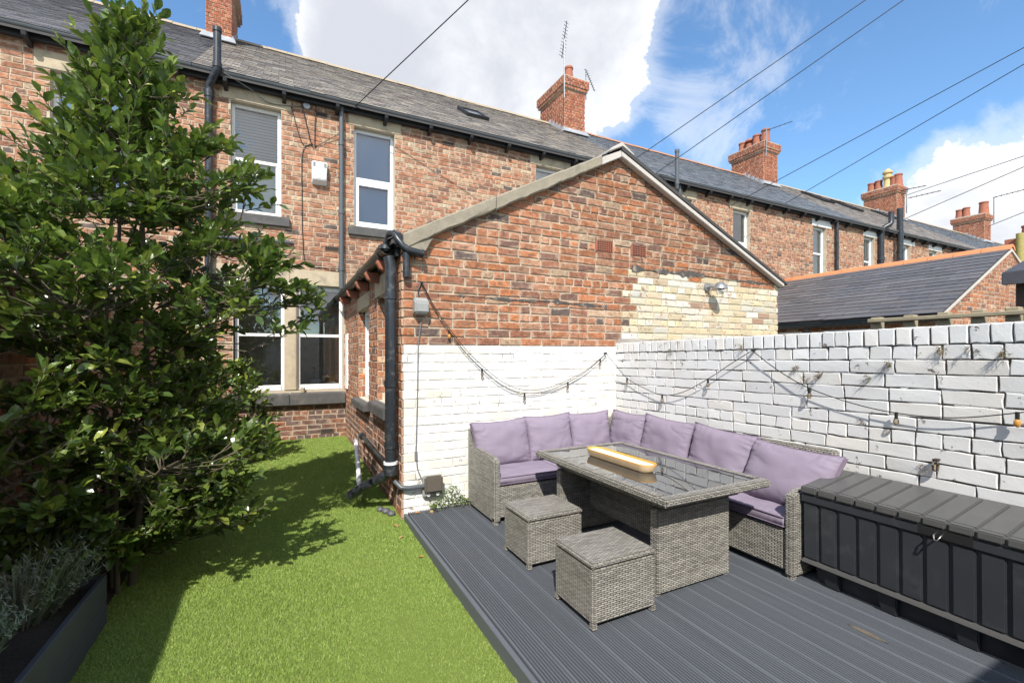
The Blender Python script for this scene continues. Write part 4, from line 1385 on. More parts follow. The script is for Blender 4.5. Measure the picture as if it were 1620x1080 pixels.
# hopper, downpipe, branch pipes at the corner
dp = MB()
dp.tube([(0.90, 4.38, 2.52), (0.915, 4.37, 2.45), (0.915, 4.37, 0.60), (0.905, 4.38, 0.50)], 0.052, 14)
for z in (2.15, 1.32, 0.74):
    dp.tube([(0.915, 4.37, z - 0.03), (0.915, 4.37, z + 0.03)], 0.060, 14)
dp.tube([(0.915, 4.37, 0.56), (0.915, 4.37, 0.46)], 0.064, 14)
dp.build('downpipe', MT['black'], ext, smooth=40)
MB().tube([(0.915, 4.37, 0.585), (0.915, 4.37, 0.56)], 0.066, 14).build('pipe_seal', MT['upvc'], ext, smooth=40)
MB().tube([(0.91, 4.38, 0.50), (0.87, 4.42, 0.44), (0.70, 4.62, 0.30), (0.60, 4.75, 0.20)], 0.048, 12).build('pipe_shoe', MT['black'], ext, smooth=40)
hp = MB()
hp.tube([(0.89, 4.45, 2.60), (0.89, 4.43, 2.66), (0.90, 4.36, 2.73), (0.925, 4.29, 2.73), (0.96, 4.25, 2.66), (1.00, 4.23, 2.60), (1.06, 4.215, 2.565), (1.17, 4.215, 2.545)], [0.05, 0.035, 0.032, 0.032, 0.032, 0.032, 0.034, 0.036], 12)
hp.tube([(1.035, 4.25, 2.55), (1.035, 4.25, 2.32)], 0.034, 12)
hp.tube([(1.17, 4.215, 2.545), (1.185, 4.215, 2.543)], 0.044, 12)
hp.lathe([(0.075, 0), (0.07, 0.035), (0.03, 0.06)], (0.885, 4.45, 2.60), 14)
hp.build('overflow_pipes', MT['black'], ext, smooth=40)
MB().box(0.93, 1.01, 4.24, 4.42, 2.60, 2.73).build('gutter_box_end', MT['blackmatt'], ext, bevel=0.02)
bp = MB()
bp.tube([(0.96, 6.36, 0.50), (0.955, 5.6, 0.49), (0.95, 4.9, 0.475), (0.93, 4.43, 0.465)], 0.027, 10)
bp.tube([(0.955, 6.40, 0.50), (0.955, 6.30, 0.50)], 0.045, 12)
bp.build('low_pipe', MT['black'], ext, smooth=40)
wpipe = MB()
wpipe.tube([(0.86, 6.26, 0.47), (0.78, 5.5, 0.31), (0.70, 4.82, 0.17)], 0.026, 10)
tag(wpipe.build('waste_pipe', MT['upvc'], ext, smooth=40))
cp = MB()
cp.tube([(0.945, 4.33, 0.40), (0.99, 4.26, 0.355), (1.06, 4.25, 0.345), (1.22, 4.25, 0.345)], 0.022, 10)
cp.build('conduit', MT['greypipe'], ext, smooth=40)

# ------------------------------------------------------------------ garden walls
XW = 3.572
SL_ = 0.0140
uw = Vector((0, -1, SL_))
gwl = empty('garden_wall', (0, 0, 0))
tag(gwl, 'white painted brick wall with flaking paint and upright top course behind the sofa', 'wall')
zt = 1.615
m = MB()
yA, yB = 4.30, -0.98
m.hexa([(XW, yB, -0.05), (XW + 0.21, yB, -0.05), (XW + 0.21, yA, -0.05), (XW, yA, -0.05),
        (XW, yB, zt + SL_ * (yA - yB) + 0.09), (XW + 0.21, yB, zt + SL_ * (yA - yB) + 0.09), (XW + 0.21, yA, zt + 0.09), (XW, yA, zt + 0.09)])
core = m.build('wall_core', MT['mortar_dark'], gwl)
pc = Pieces(KM)
PW = 0.0905
lay_bricks(pc, (XW, yA, 0), uw, (-1, 0, 0), 5.28, zt - 18 * PW, zt, PW, 0.262, lambda u, z, h, r: ('flake', pal(PAL_FLAKE)), period=6, phase=1, prot=0.010, joint=0.0092, ch=0.0035, jit=0.0038, rough=True)
exf = pc.extra.setdefault('flake', MB())
for k in range(300):        # places where the paint has bridged the joints
    r_ = rng.randrange(1, 18)
    uu = rng.uniform(0.0, 5.0)
    ln_ = rng.uniform(0.03, 0.22)
    if rng.random() > 0.35 + 0.5 * (uu < 2.0):
        continue
    zc = zt - r_ * PW
    p0 = Vector((XW, yA, 0)) + uw.normalized() * uu
    n_ = 5
    vs_, fs_ = [], []
    for q in range(n_ + 1):
        c_ = p0 + uw.normalized() * (ln_ * q / n_) + Vector((0, 0, zc))
        h_ = 0.0062 * (0.5 + 0.5 * math.sin(math.pi * q / n_)) + rng.uniform(-0.001, 0.001)
        vs_ += [c_ + Vector((-0.0055, 0, -h_)), c_ + Vector((-0.0065, 0, h_))]
    for q in range(n_):
        fs_.append((2 * q, 2 * q + 2, 2 * q + 3, 2 * q + 1))
    exf.add(vs_, fs_, pal(PAL_FLAKE))
pc.emit('brick', core, 'brick_courses', nmax=300)
pc = Pieces(KM)
lay_bricks(pc, (XW - 0.004, yA, 0), uw, (-1, 0, 0), 5.28, zt, zt + 0.118, 0.118, 0.182, lambda u, z, h, r: ('flake', pal(PAL_FLAKE)), period=1, prot=0.012, joint=0.008, ch=0.005, jit=0.0035, rough=True)
pc.emit('coping_brick', core, 'coping_course', nmax=300)
# rough mortar capping on top
vs, fs = [], []
n = 90
for i in range(n + 1):
    y = yA + (yB - yA) * i / n
    zb = zt + SL_ * (yA - y) + 0.103
    hgt = 0.012 + 0.02 * abs(mnoise.noise(Vector((y * 3, 1, 0)))) + (0.05 * max(0, 1 - (yA - y) / 0.6))
    e = 0.008 * mnoise.noise(Vector((y * 11, 4, 0)))
    vs += [(XW - 0.008 + e, y, zb), (XW + 0.02 + e, y, zb + hgt), (XW + 0.18, y, zb + hgt * 1.1), (XW + 0.215, y, zb - 0.02)]
for i in range(n):
    for k in range(3):
        fs.append((i * 4 + k, (i + 1) * 4 + k, (i + 1) * 4 + k + 1, i * 4 + k + 1))
MB().add(vs, fs).build('mortar_capping', MT['concrete'], gwl)

lwl = empty('garden_wall', (0, 0, 0))
tag(lwl, 'shaded red brick boundary wall behind the holly tree', 'wall')
m = MB()
m.box(-1.79, -1.575, -1.1, 8.55, -0.05, 2.06)
lc_ = m.build('wall_core', MT['mortar'], lwl)
pc = Pieces(KM)
lay_bricks(pc, (-1.575, -1.1, 0), (0, 1, 0), (1, 0, 0), 9.65, -0.02, 2.06, 0.0861, 0.25, lambda u, z, h, r: ('red', pal(PAL_GABLE)), period=5)
pc.emit('brick', lc_, 'brick_courses', nmax=120)
MB().box(-1.82, -1.555, -1.1, 8.55, 2.058, 2.13).build('coping', MT['concrete'], lwl, bevel=0.02)
rwl = empty('garden_wall', (0, 0, 0))
tag(rwl, 'white painted end wall of the yard, opposite the house', 'wall')
m = MB()
m.box(-1.85, 3.80, -1.22, -1.01, -0.05, 2.27)
rc_ = m.build('wall_core', MT['mortar_dark'], rwl)
pc = Pieces(KM)
lay_bricks(pc, (-1.575, -1.01, 0), (1, 0, 0), (0, 1, 0), 5.14, -0.02, 2.27, 0.0905, 0.26, lambda u, z, h, r: ('flake', pal(PAL_FLAKE)), period=6)
pc.emit('brick', rc_, 'brick_courses', nmax=0)
MB().box(-1.85, 3.80, -1.24, -0.985, 2.265, 2.34).build('coping', MT['concrete'], rwl, bevel=0.02)

# ------------------------------------------------------------------ neighbour's extension beyond the wall
nb = empty('brick_outbuilding', (0, 0, 0))
tag(nb, 'neighbouring brick extension with dark slates and an orange ridge', 'extension')
XL, XA, XR = 10.71, 13.66, 16.6
YG_OLD, YG = YG, 3.83
m = MB()
m.prism([(XL, -0.05), (XR, -0.05), (XR, 2.32), (XA, 3.78), (XL, 2.32)], (0, YG, 0), (1, 0, 0), (0, 0, 1), (0, 0.22, 0))
ng = m.build('gable_wall', MT['mortar_light'], nb)
pc = Pieces(KM)
na, nb_ = (3.78 - 2.32) / (XA - XL), (3.78 - 2.32) / (XR - XA)
lay_bricks(pc, (XL, YG, 0), (1, 0, 0), (0, -1, 0), XR - XL, 1.3, 3.9, PIT, 0.252, lambda u, z, h, r: ('red', pal(PAL_GABLE)), period=5,
           halves=[(-na, 1.0, 2.29), (nb_, 1.0, 3.76 + nb_ * (XA - XL))])
pc.emit('brick', ng, 'brick_courses', nmax=120)
MB().box(XL + 0.01, XL + 0.2, YG + 0.22, YW, -0.05, 2.32).build('side_wall', MT['brickplain'] if 'brickplain' in MT else MT['mortar'], nb)
pc = Pieces(KM)
lay_bricks(pc, (XL + 0.01, YW, 0), (0, -1, 0), (-1, 0, 0), YW - YG, 1.5, 2.32, PIT, 0.252, lambda u, z, h, r: ('red', pal(PAL_GABLE)), period=5)
pc.emit('brick', nb, 'side_brick_courses', nmax=0)
for ya, yb in ((4.9, 5.9), (6.35, 7.6), (7.75, 8.45)):
    f = MB()
    f.box(XL - 0.03, XL + 0.03, ya, yb, 1.45, 2.12)
    w = f.build('window', MT['upvc'], nb, bevel=0.01)
    MB().box(XL - 0.037, XL - 0.031, ya + 0.08, yb - 0.08, 1.5, 2.04).build('pane', MT['skyglass'], w)
m = MB()
m.prism([(XL - 0.18, 2.29), (XA, 3.785), (XR + 0.18, 2.29), (XR + 0.18, 2.335), (XA, 3.84), (XL - 0.18, 2.335)], (0, YG - 0.02, 0), (1, 0, 0), (0, 0, 1), (0, YW - YG + 0.02, 0))
nr = m.build('roof', MT['underslate'], nb)
pc = Pieces(KM)
v = Vector((XA - XL + 0.18, 0, 3.84 - 2.335))
lay_slates(pc, (XL - 0.20, YG - 0.03, 2.33), (0, 1, 0), v, YW - YG + 0.03, v.length, 0.50, 0.21, SL_DARK)
pc.emit('slate', nr, 'slate_courses', nmax=300, min_px=8)
y = YG - 0.05
while y < YW - 0.05:
    e = min(y + 0.46, YW)
    MB().prism([(-0.15, -0.075), (-0.10, 0.01), (0, 0.05), (0.10, 0.01), (0.15, -0.075), (0.12, -0.085), (0, 0.01), (-0.12, -0.085)], (XA, y + 0.006, 3.855), (1, 0, 0), (0, 0, 1), (0, e - y - 0.012, 0)).build('ridge_tile', MT['ridge_orange'], nr)
    y = e
MB().prism([(XL - 0.16, 2.27), (XA, 3.755), (XA, 3.81), (XL - 0.16, 2.32)], (0, YG - 0.035, 0), (1, 0, 0), (0, 0, 1), (0, 0.05, 0)).build('verge_mortar', MT['barge'], nb)
MB().prism([(XA, 3.755), (XR + 0.16, 2.27), (XR + 0.16, 2.32), (XA, 3.81)], (0, YG - 0.035, 0), (1, 0, 0), (0, 0, 1), (0, 0.05, 0)).build('verge_mortar', MT['barge'], nb)
g = MB()
half_round(g, (XL - 0.22, YW - 0.05, 2.24), (XL - 0.22, YG - 0.05, 2.26), 0.07)
g.build('gutter', MT['black'], nb, smooth=40)
MB().box(XL - 0.15, XL - 0.11, YG, YW - 0.02, 2.19, 2.31).build('fascia', simple('teal_fascia', (0.02, 0.09, 0.11), 0.5), nb)
down_pipe(nb, XL - 0.10, 6.2, 0.2, 2.22, 0.05, 'greypipe')
lb = MB()
lb.box(14.55, 14.72, YG - 0.10, YG, 2.60, 2.80)
lb.build('bulkhead_lamp', MT['upvc'], nb, bevel=0.03)

# timber fence strip behind the white wall
fn = empty('timber_fence', (0, 0, 0))
tag(fn, 'low weathered timber rail and posts showing above the white wall', 'fence')
fx = 4.35
YG = YG_OLD
posts = [1.98, 1.76, 1.555, 1.37, 1.20, 0.9]
for i, y in enumerate(posts):
    MB().box(fx - 0.035, fx + 0.035, y - 0.035, y + 0.035, -0.05, 1.90 + 0.003 * i).build('post', MT['fencewood'], fn, bevel=0.006, seg=1)
MB().box(fx - 0.075, fx - 0.036, posts[-1] - 0.1, posts[0] + 0.04, 1.856, 1.886).build('rail', MT['fencewood'], fn, bevel=0.005, seg=1)
# shed with a dark felt roof at the right
sh = empty('garden_shed', (0, 0, 0))
tag(sh, 'dark felt-roofed shelter with a brown post beyond the white wall', 'shelter')
MB().prism([(8.45, 2.50), (9.9, 2.95), (9.9, 3.12), (8.45, 2.67)], (0, 1.0, 0), (1, 0, 0), (0, 0, 1), (0, 1.45, 0)).build('roof', MT['felt'], sh, bevel=0.01)
MB().box(8.68, 8.80, 2.26, 2.38, -0.05, 2.58).build('post', MT['brownpost'], sh)
MB().box(9.5, 9.6, 1.05, 2.4, -0.05, 2.8).build('back_wall', MT['brownpost'], sh)
# far chimney with a mossy pipe, seen past the orange ridge
fh = empty('far_chimney', (0, 0, 0))
tag(fh, 'far brick chimney with clay pot and mossy yellow pipe at the right', 'chimney')
m = MB()
m.box(29.35, 30.2, 7.5, 8.2, -0.05, 6.2)
m.box(29.25, 30.3, 7.42, 8.3, 6.2, 6.35)
m.box(29.15, 30.4, 7.35, 8.35, 6.35, 6.75)
m.build('chimney_stack', MT['terracotta'], fh)
m = MB()
m.lathe([(0.2, 0), (0.16, 0.5), (0.19, 0.53), (0.19, 0.6), (0.12, 0.6)], (29.75, 7.8, 6.75), 14)
m.build('chimney_pot', MT['terracotta'], fh, smooth=40)
m = MB()
m.tube([(28.95, 7.8, -0.05), (28.95, 7.8, 6.9)], 0.14, 12)
m.tube([(28.95, 7.8, 5.35), (28.95, 7.8, 5.5)], 0.19, 12)
m.build('mossy_pipe', MT['yellowpipe'], fh, smooth=40)

# ------------------------------------------------------------------ deck
md, dt, dout = new_mat('grey_painted_deck')
dpos = wpos(dt)
stretch = nd(dt, 'ShaderNodeVectorMath', {0: dpos, 1: (30.0, 1.6, 30.0)}, operation='MULTIPLY').outputs[0]
dn1 = noi(dt, stretch, 1.0, 5.0, 0.6)
dn2 = noi(dt, dpos, 1.7, 5.0, 0.6)
oi = nd(dt, 'ShaderNodeObjectInfo').outputs['Random']
dc = mixc(dt, dn1, c4((0.082, 0.091, 0.106)), c4((0.142, 0.154, 0.172)))
dc = mixc(dt, mth(dt, 'MULTIPLY', oi, 0.35), dc, c4((0.10, 0.108, 0.120)))
dc = mixc(dt, mth(dt, 'MULTIPLY', sstep(dt, dn2, 0.56, 0.75), 0.35), dc, c4((0.125, 0.12, 0.11)))
wear = mth(dt, 'MULTIPLY', sstep(dt, noi(dt, nd(dt, 'ShaderNodeVectorMath', {0: dpos, 1: (9.0, 2.0, 9.0)}, operation='MULTIPLY').outputs[0], 1.0, 6.0, 0.7), 0.70, 0.76), 0.8)
dc = mixc(dt, wear, dc, c4((0.20, 0.15, 0.085)))
finish(dt, dout, dc, 0.55, 0.0, (noi(dt, stretch, 4.0, 4.0, 0.6), 0.25, 0.003), 0.4)
MT['deckboard'] = md
dk = empty('timber_deck', (1.04, 0, 0))
dk.location = (0, 0, 0)
tag(dk, 'raised deck of grooved dark grey boards beside the lawn', 'deck')
DX0, BP, BW = 1.055, 0.1387, 0.1325
DZ = 0.110
prof = []
ng_ = 7
g0, g1 = 0.017, BW - 0.017
prof = [(0, DZ - 0.028), (0, DZ - 0.004), (0.003, DZ)]
for k in range(ng_):
    c = g0 + (g1 - g0) * k / (ng_ - 1)
    prof += [(c - 0.0052, DZ), (c - 0.0042, DZ - 0.009), (c + 0.0042, DZ - 0.009), (c + 0.0052, DZ)]
prof += [(BW - 0.003, DZ), (BW, DZ - 0.004), (BW, DZ - 0.028)]
bm_ = MB()
n = len(prof)
ysd = [-0.95, 0.4, 1.7, 3.0, 4.275]
vs = [(x, y, z) for y in ysd for x, z in prof]
fs = []
for j in range(len(ysd) - 1):
    for i in range(n - 1):
        fs.append((j * n + i, j * n + i + 1, (j + 1) * n + i + 1, (j + 1) * n + i))
for j in (0, len(ysd) - 1):
    for k in range(ng_ + 1):
        pass
fs.append(tuple((len(ysd) - 1) * n + i for i in range(n)))
fs.append(tuple(range(n - 1, -1, -1)))
bm_.add(vs, fs)
MT['groove'] = simple('groove_shade_and_dirt', (0.026, 0.028, 0.032), 0.9, var=0.3, scale=20)  # groove occlusion put into the colour as a darker tone, with gathered dirt
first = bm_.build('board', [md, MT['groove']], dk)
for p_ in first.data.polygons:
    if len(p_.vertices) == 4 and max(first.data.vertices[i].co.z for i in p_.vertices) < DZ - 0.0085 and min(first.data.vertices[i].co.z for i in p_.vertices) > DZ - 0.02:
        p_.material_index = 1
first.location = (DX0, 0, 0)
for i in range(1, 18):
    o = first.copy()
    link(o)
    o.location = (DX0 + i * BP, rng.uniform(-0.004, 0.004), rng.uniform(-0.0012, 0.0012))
MB().box(DX0, 3.55, -0.94, 4.27, 0.0, DZ - 0.031).build('joists', MT['brownpost'], dk)
MB().box(1.020, 1.051, -0.95, 4.285, -0.03, DZ - 0.012).build('fascia_board', md, dk, bevel=0.004, seg=1)
# bare worn patch on a board
wm = simple('bare_worn_timber', (0.135, 0.108, 0.070), 0.85, var=0.5, scale=40, bscale=90, bstr=0.5)
MT['worn'] = wm
vs, fs = [], []
for i in range(13):
    t = i / 12
    w = 0.022 * math.sin(math.pi * min(1, max(0, t * 0.96 + 0.02))) * (0.75 + 0.5 * mnoise.noise(Vector((t * 7, 2, 2))))
    y = 1.41 - 0.19 * t
    vs += [(2.79 - w, y, DZ + 0.0009), (2.79 + w, y, DZ + 0.0009)]
for i in range(12):
    fs.append((2 * i, 2 * i + 1, 2 * i + 3, 2 * i + 2))
MB().add(vs, fs).build('worn_patch', wm, dk)

# ------------------------------------------------------------------ wicker furniture
def wick(name, parent, *boxes, bevel=0.012):
    m = MB()
    for b in boxes:
        m.box(*b)
    return m.build(name, MT['wicker'], parent, bevel=bevel, uv=True, smooth=30)


sofa = empty('corner_sofa', (0, 0, 0))
tag(sofa, 'L-shaped grey wicker corner sofa along the white walls', 'sofa')
wick('seat_base', sofa, (1.70, 2.95, 3.63, 4.19, 0.15, 0.425))
wick('seat_base', sofa, (3.005, 3.46, 1.905, 4.19, 0.15, 0.425))
wick('back_panel', sofa, (1.66, 3.46, 4.195, 4.275, 0.13, 0.865))
wick('back_panel', sofa, (3.465, 3.545, 1.84, 4.275, 0.13, 0.915))
wick('corner_base', sofa, (2.955, 3.0, 3.64, 4.18, 0.15, 0.42))
# arms: rounded front top
for nm, poly, org, u, d in (('armrest', [(4.19, 0.125), (3.60, 0.125), (3.60, 0.665), (3.66, 0.69), (3.85, 0.70), (4.19, 0.705)], (1.645, 0, 0), (0, 1, 0), (0.06, 0, 0)),
                            ('armrest', [(2.995, 0.125), (3.46, 0.125), (3.46, 0.72), (3.2, 0.70), (3.06, 0.69), (2.995, 0.66)], (0, 1.838, 0), (1, 0, 0), (0, 0.062, 0))):
    m = MB()
    m.prism(poly, org, u, (0, 0, 1), d)
    m.build(nm, MT['wicker'], sofa, bevel=0.012, uv=True, smooth=30)
for (x, y) in ((1.66, 3.62), (1.66, 4.2), (3.02, 1.86), (3.50, 1.88), (3.50, 4.2), (2.9, 3.66)):
    MB().box(x - 0.015, x + 0.025, y - 0.015, y + 0.025, 0.109, 0.16).build('leg', MT['wicker'], sofa, uv=True)


def cushion(name, w, h, t, seedv, gus=0.03, wr=1.0, corner=0.085):
    """soft pillow in its own x (width), y (thickness, front is -y), z (height) frame, centred"""
    nx, nz = 56, 42
    vs, fs = [], []
    idx = {}

    def pt(u, v, side):
        ex = 1 - corner * (1 - v * v) * (abs(u) ** 3)
        ez = 1 - corner * (1 - u * u) * (abs(v) ** 3)
        x = w / 2 * u * ex
        z = h / 2 * v * ez
        e = max(0.0, (1 - abs(u) ** 3.2) * (1 - abs(v) ** 3.2))
        b = e ** 0.55
        y = gus / 2 + (t - gus) / 2 * b
        nz_ = mnoise.noise(Vector((u * 2.2 + seedv, v * 2.0, side * 3.1 + seedv)))
        y += 0.013 * nz_ * b
        # creases running in from the side seams, and a few from the top
        edge = abs(u) ** 3.5
        rid = lambda q: 1.0 - min(1.0, abs(q) * 3.2)
        y -= wr * 0.016 * edge * b ** 0.3 * rid(mnoise.noise(Vector((u * 1.3, v * 6.5 + 1.5 * u + seedv * 3, side + seedv))))
        y += wr * 0.010 * edge * b ** 0.35 * mnoise.noise(Vector((u * 2.0, v * 15 + seedv, side + 3 * seedv)))
        edge2 = abs(v) ** 4
        y -= wr * 0.012 * edge2 * b ** 0.3 * rid(mnoise.noise(Vector((u * 6 + seedv, v * 1.2, side + 7))))
        y -= wr * 0.012 * b * rid(mnoise.noise(Vector((u * 1.1 + v * 0.9 + seedv, v * 1.6 - u * 0.5, side + 2 * seedv))) * 1.7) * abs(u * v) ** 0.4
        return (x, -side * y, z)
    for side in (1, -1):
        for j in range(nz + 1):
            for i in range(nx + 1):
                u = -1 + 2 * i / nx
                v = -1 + 2 * j / nz
                u = math.copysign(abs(u) ** 0.8, u)
                v = math.copysign(abs(v) ** 0.8, v)
                idx[(side, i, j)] = len(vs)
                vs.append(pt(u, v, side))
    for side in (1, -1):
        for j in range(nz):
            for i in range(nx):
                q = (idx[(side, i, j)], idx[(side, i + 1, j)], idx[(side, i + 1, j + 1)], idx[(side, i, j + 1)])
                fs.append(q if side == 1 else q[::-1])
    ring = [(i, 0) for i in range(nx)] + [(nx, j) for j in range(nz)] + [(nx - i, nz) for i in range(nx)] + [(0, nz - j) for j in range(nz)]
    for k in range(len(ring)):
        a, b = ring[k], ring[(k + 1) % len(ring)]
        fs.append((idx[(1,) + b], idx[(1,) + a], idx[(-1,) + a], idx[(-1,) + b]))
    o = MB().add(vs, fs).build(name, MT['cushion'], smooth=True)
    for side in (1, -1):
        path = [vs[idx[(side,) + r]] for r in ring[::2]]
        MB().tube(path, 0.0055, 6, closed=True).build('piping', MT['piping'], o, smooth=True)
    return o


def place(o, loc, rz=0.0, lean=0.0, roll=0.0):
    o.matrix_basis = Matrix.Translation(Vector(loc)) @ Matrix.Rotation(rz, 4, 'Z') @ Matrix.Rotation(lean, 4, 'X') @ Matrix.Rotation(roll, 4, 'Y')


GB = 'lilac back cushions'
back = [  # width, height, thickness, location of centre, rz, lean, roll, label
    (0.63, 0.46, 0.20, (1.955, 4.095, 0.715), RAD(1), RAD(-13), RAD(-2), 'lilac back cushion next to the armrest at the lawn end'),
    (0.55, 0.46, 0.20, (2.505, 4.10, 0.735), RAD(-2), RAD(-11), RAD(-2), 'lilac back cushion, second from the armrest at the lawn end'),
    (0.56, 0.45, 0.19, (3.03, 4.10, 0.735), RAD(2), RAD(-10), RAD(-1), 'lilac back cushion against the gable wall, beside the corner'),
    (0.52, 0.45, 0.19, (3.375, 3.88, 0.74), RAD(-88), RAD(-10), RAD(1), 'narrow-looking lilac back cushion in the sofa corner along the flaking wall'),
    (0.65, 0.47, 0.20, (3.37, 3.32, 0.735), RAD(-90), RAD(-13), RAD(2), 'lilac back cushion along the flaking wall, beside the corner one'),
    (0.64, 0.47, 0.20, (3.365, 2.70, 0.725), RAD(-91), RAD(-16), RAD(3), 'lilac back cushion with a folded side, before the slumped one'),
    (0.68, 0.46, 0.21, (3.315, 2.08, 0.700), RAD(-90), RAD(-27), RAD(2), 'slumped lilac back cushion beside the armrest next to the storage box'),
]
for i, (w, h, t, loc, rz, lean, roll, lbl) in enumerate(back):
    o = cushion('back_cushion', w, h, t, 1.7 * i + 0.4)
    place(o, loc, rz, lean, roll)
    tag(o, lbl, 'cushion', GB)
seat = [(0.66, 0.53, (2.045, 3.90, 0.475), 0, 'thin lilac seat cushion by the armrest at the lawn end'),
        (0.60, 0.53, (2.68, 3.90, 0.475), 0, 'thin lilac seat cushion behind the table, beside the corner'),
        (0.45, 0.54, (3.22, 3.89, 0.475), 0, 'thin lilac seat cushion in the sofa corner'),
        (0.56, 0.44, (3.225, 3.33, 0.475), RAD(-90), 'thin lilac seat cushion along the flaking wall, hidden behind the table'),
        (0.56, 0.44, (3.225, 2.76, 0.475), RAD(-90), 'thin lilac seat cushion along the flaking wall, middle of the run'),
        (0.57, 0.455, (3.222, 2.19, 0.475), RAD(-90), 'thin lilac seat cushion by the armrest next to the storage box')]
for i, (w, d, loc, rz, lbl) in enumerate(seat):
    o = cushion('seat_cushion', w, d, 0.10, 20 + 1.3 * i, gus=0.060, wr=0.5, corner=0.0)
    place(o, loc, rz, RAD(-90))
    tag(o, lbl, 'cushion', 'lilac seat cushions')

# table
tb = empty('garden_table', (0, 0, 0))
tag(tb, 'rectangular grey wicker table with a dark reflecting glass top', 'table')
TX0, TX1, TY0, TY1, TZ = 1.955, 2.905, 1.925, 3.43, 0.765
m = MB()
rim = 0.075
for (a, b, c, d) in ((TX0, TX1, TY0, TY0 + rim), (TX0, TX1, TY1 - rim, TY1), (TX0, TX0 + rim, TY0 + rim, TY1 - rim), (TX1 - rim, TX1, TY0 + rim, TY1 - rim)):
    m.box(a, b, c, d, TZ - 0.048, TZ)
m.build('table_rim', MT['wicker'], tb, bevel=0.010, uv=True, smooth=30)
MB().box(TX0 + rim - 0.004, TX1 - rim + 0.004, TY0 + rim - 0.004, TY1 - rim + 0.004, TZ - 0.022, TZ - 0.005).build('glass_top', MT['tabglass'], tb)
wick('apron', tb, (TX0 + 0.12, TX1 - 0.12, TY0 + 0.14, TY1 - 0.14, TZ - 0.12, TZ - 0.024))
wick('pedestal', tb, (2.05, 2.70, 2.085, 2.155, 0.125, TZ - 0.121), bevel=0.008)
wick('pedestal', tb, (2.05, 2.70, 3.17, 3.24, 0.125, TZ - 0.121), bevel=0.008)
wick('stretcher', tb, (2.34, 2.41, 2.156, 3.169, 0.30, 0.60), bevel=0.008)
for (x, y) in ((2.07, 2.12), (2.68, 2.12), (2.07, 3.205), (2.68, 3.205)):
    MB().box(x - 0.018, x + 0.018, y - 0.018, y + 0.018, 0.109, 0.126).build('foot', MT['wicker'], tb, uv=True)

# dough-bowl candle tray
tr = empty('wooden_tray', (2.325, 2.77, TZ - 0.005))
tag(tr, 'long boat-shaped wooden candle tray with an orange rim on the glass table', 'tray')


def stadium(hw, hl, z, n=10):
    pts = []
    for k in range(n + 1):
        a = math.pi * k / n
        pts.append((hw * math.cos(a), (hl - hw) + hw * math.sin(a), z))
    for k in range(n + 1):
        a = math.pi + math.pi * k / n
        pts.append((hw * math.cos(a), -(hl - hw) + hw * math.sin(a), z))
    return pts


def loft(rings, capb=True, capt=False):
    vs, fs = [], []
    n = len(rings[0])
    for r in rings:
        vs += r
    for i in range(len(rings) - 1):
        for k in range(n):
            l = (k + 1) % n
            fs.append((i * n + k, i * n + l, (i + 1) * n + l, (i + 1) * n + k))
    if capb:
        fs.append(tuple(range(n - 1, -1, -1)))
    if capt:
        fs.append(tuple((len(rings) - 1) * n + k for k in range(n)))
    return MB().add(vs, fs)


loft([stadium(0.050, 0.33, 0.001), stadium(0.066, 0.352, 0.018), stadium(0.074, 0.365, 0.052)]).build('bowl', MT['woodtray'], tr, smooth=50)
loft([stadium(0.074, 0.365, 0.052), stadium(0.075, 0.366, 0.060), stadium(0.067, 0.358, 0.060), stadium(0.060, 0.350, 0.040)], capb=False).build('rim', MT['trayrim'], tr, smooth=50)
loft([stadium(0.062, 0.352, 0.040), stadium(0.061, 0.351, 0.047)], capb=False, capt=True).build('wax', MT['wax'], tr)

# two stools
def stool(loc, label):
    s = empty('wicker_stool', loc)
    tag(s, label, 'stool', 'grey wicker stools')
    w, d, h = 0.462, 0.395, 0.36
    m = MB()
    m.box(0.006, w - 0.006, 0.006, d - 0.006, 0.025, h - 0.034)
    m.build('body', MT['wicker'], s, bevel=0.010, uv=True, smooth=30)
    m = MB()
    nn = 6
    m.box(0, w, 0, d, h - 0.031, h)
    m.build('lid', MT['wicker'], s, bevel=0.011, uv=True, smooth=30)
    for (x, y) in ((0.02, 0.02), (w - 0.02, 0.02), (0.02, d - 0.02), (w - 0.02, d - 0.02)):
        MB().box(x - 0.015, x + 0.015, y - 0.015, y + 0.015, 0, 0.03).build('foot', MT['wicker'], s, uv=True)
    return s


stool((1.485, 1.985, 0.110), 'grey wicker stool standing clear of the sofa, in front of the table pedestal')
s2 = stool((1.507, 2.745, 0.110), 'grey wicker stool between the other stool and the sofa armrest at the lawn end')

# storage box
bx_ = empty('storage_box', (0, 0, 0))
tag(bx_, 'long dark grey plastic storage box with ribbed front and panelled lid', 'storage box')
BX0, BX1, BY1 = 3.062, 3.545, 1.822
NP = 13
BY0 = BY1 - NP * 0.1065
MB().hexa([(BX0 + 0.02, BY0 + 0.02, 0.25), (BX1, BY0 + 0.02, 0.25), (BX1, BY1 - 0.015, 0.25), (BX0 + 0.02, BY1 - 0.015, 0.25),
           (BX0 + 0.014, BY0 + 0.012, 0.665), (BX1, BY0 + 0.012, 0.665), (BX1, BY1 - 0.008, 0.665), (BX0 + 0.014, BY1 - 0.008, 0.665)]).build('body', MT['plastic'], bx_)
MB().hexa([(BX0 + 0.075, BY0 + 0.08, 0.112), (BX1 - 0.03, BY0 + 0.08, 0.112), (BX1 - 0.03, BY1 - 0.07, 0.112), (BX0 + 0.075, BY1 - 0.07, 0.112),
           (BX0 + 0.05, BY0 + 0.05, 0.25), (BX1 - 0.02, BY0 + 0.05, 0.25), (BX1 - 0.02, BY1 - 0.05, 0.25), (BX0 + 0.05, BY1 - 0.05, 0.25)]).build('base', MT['plastic'], bx_)
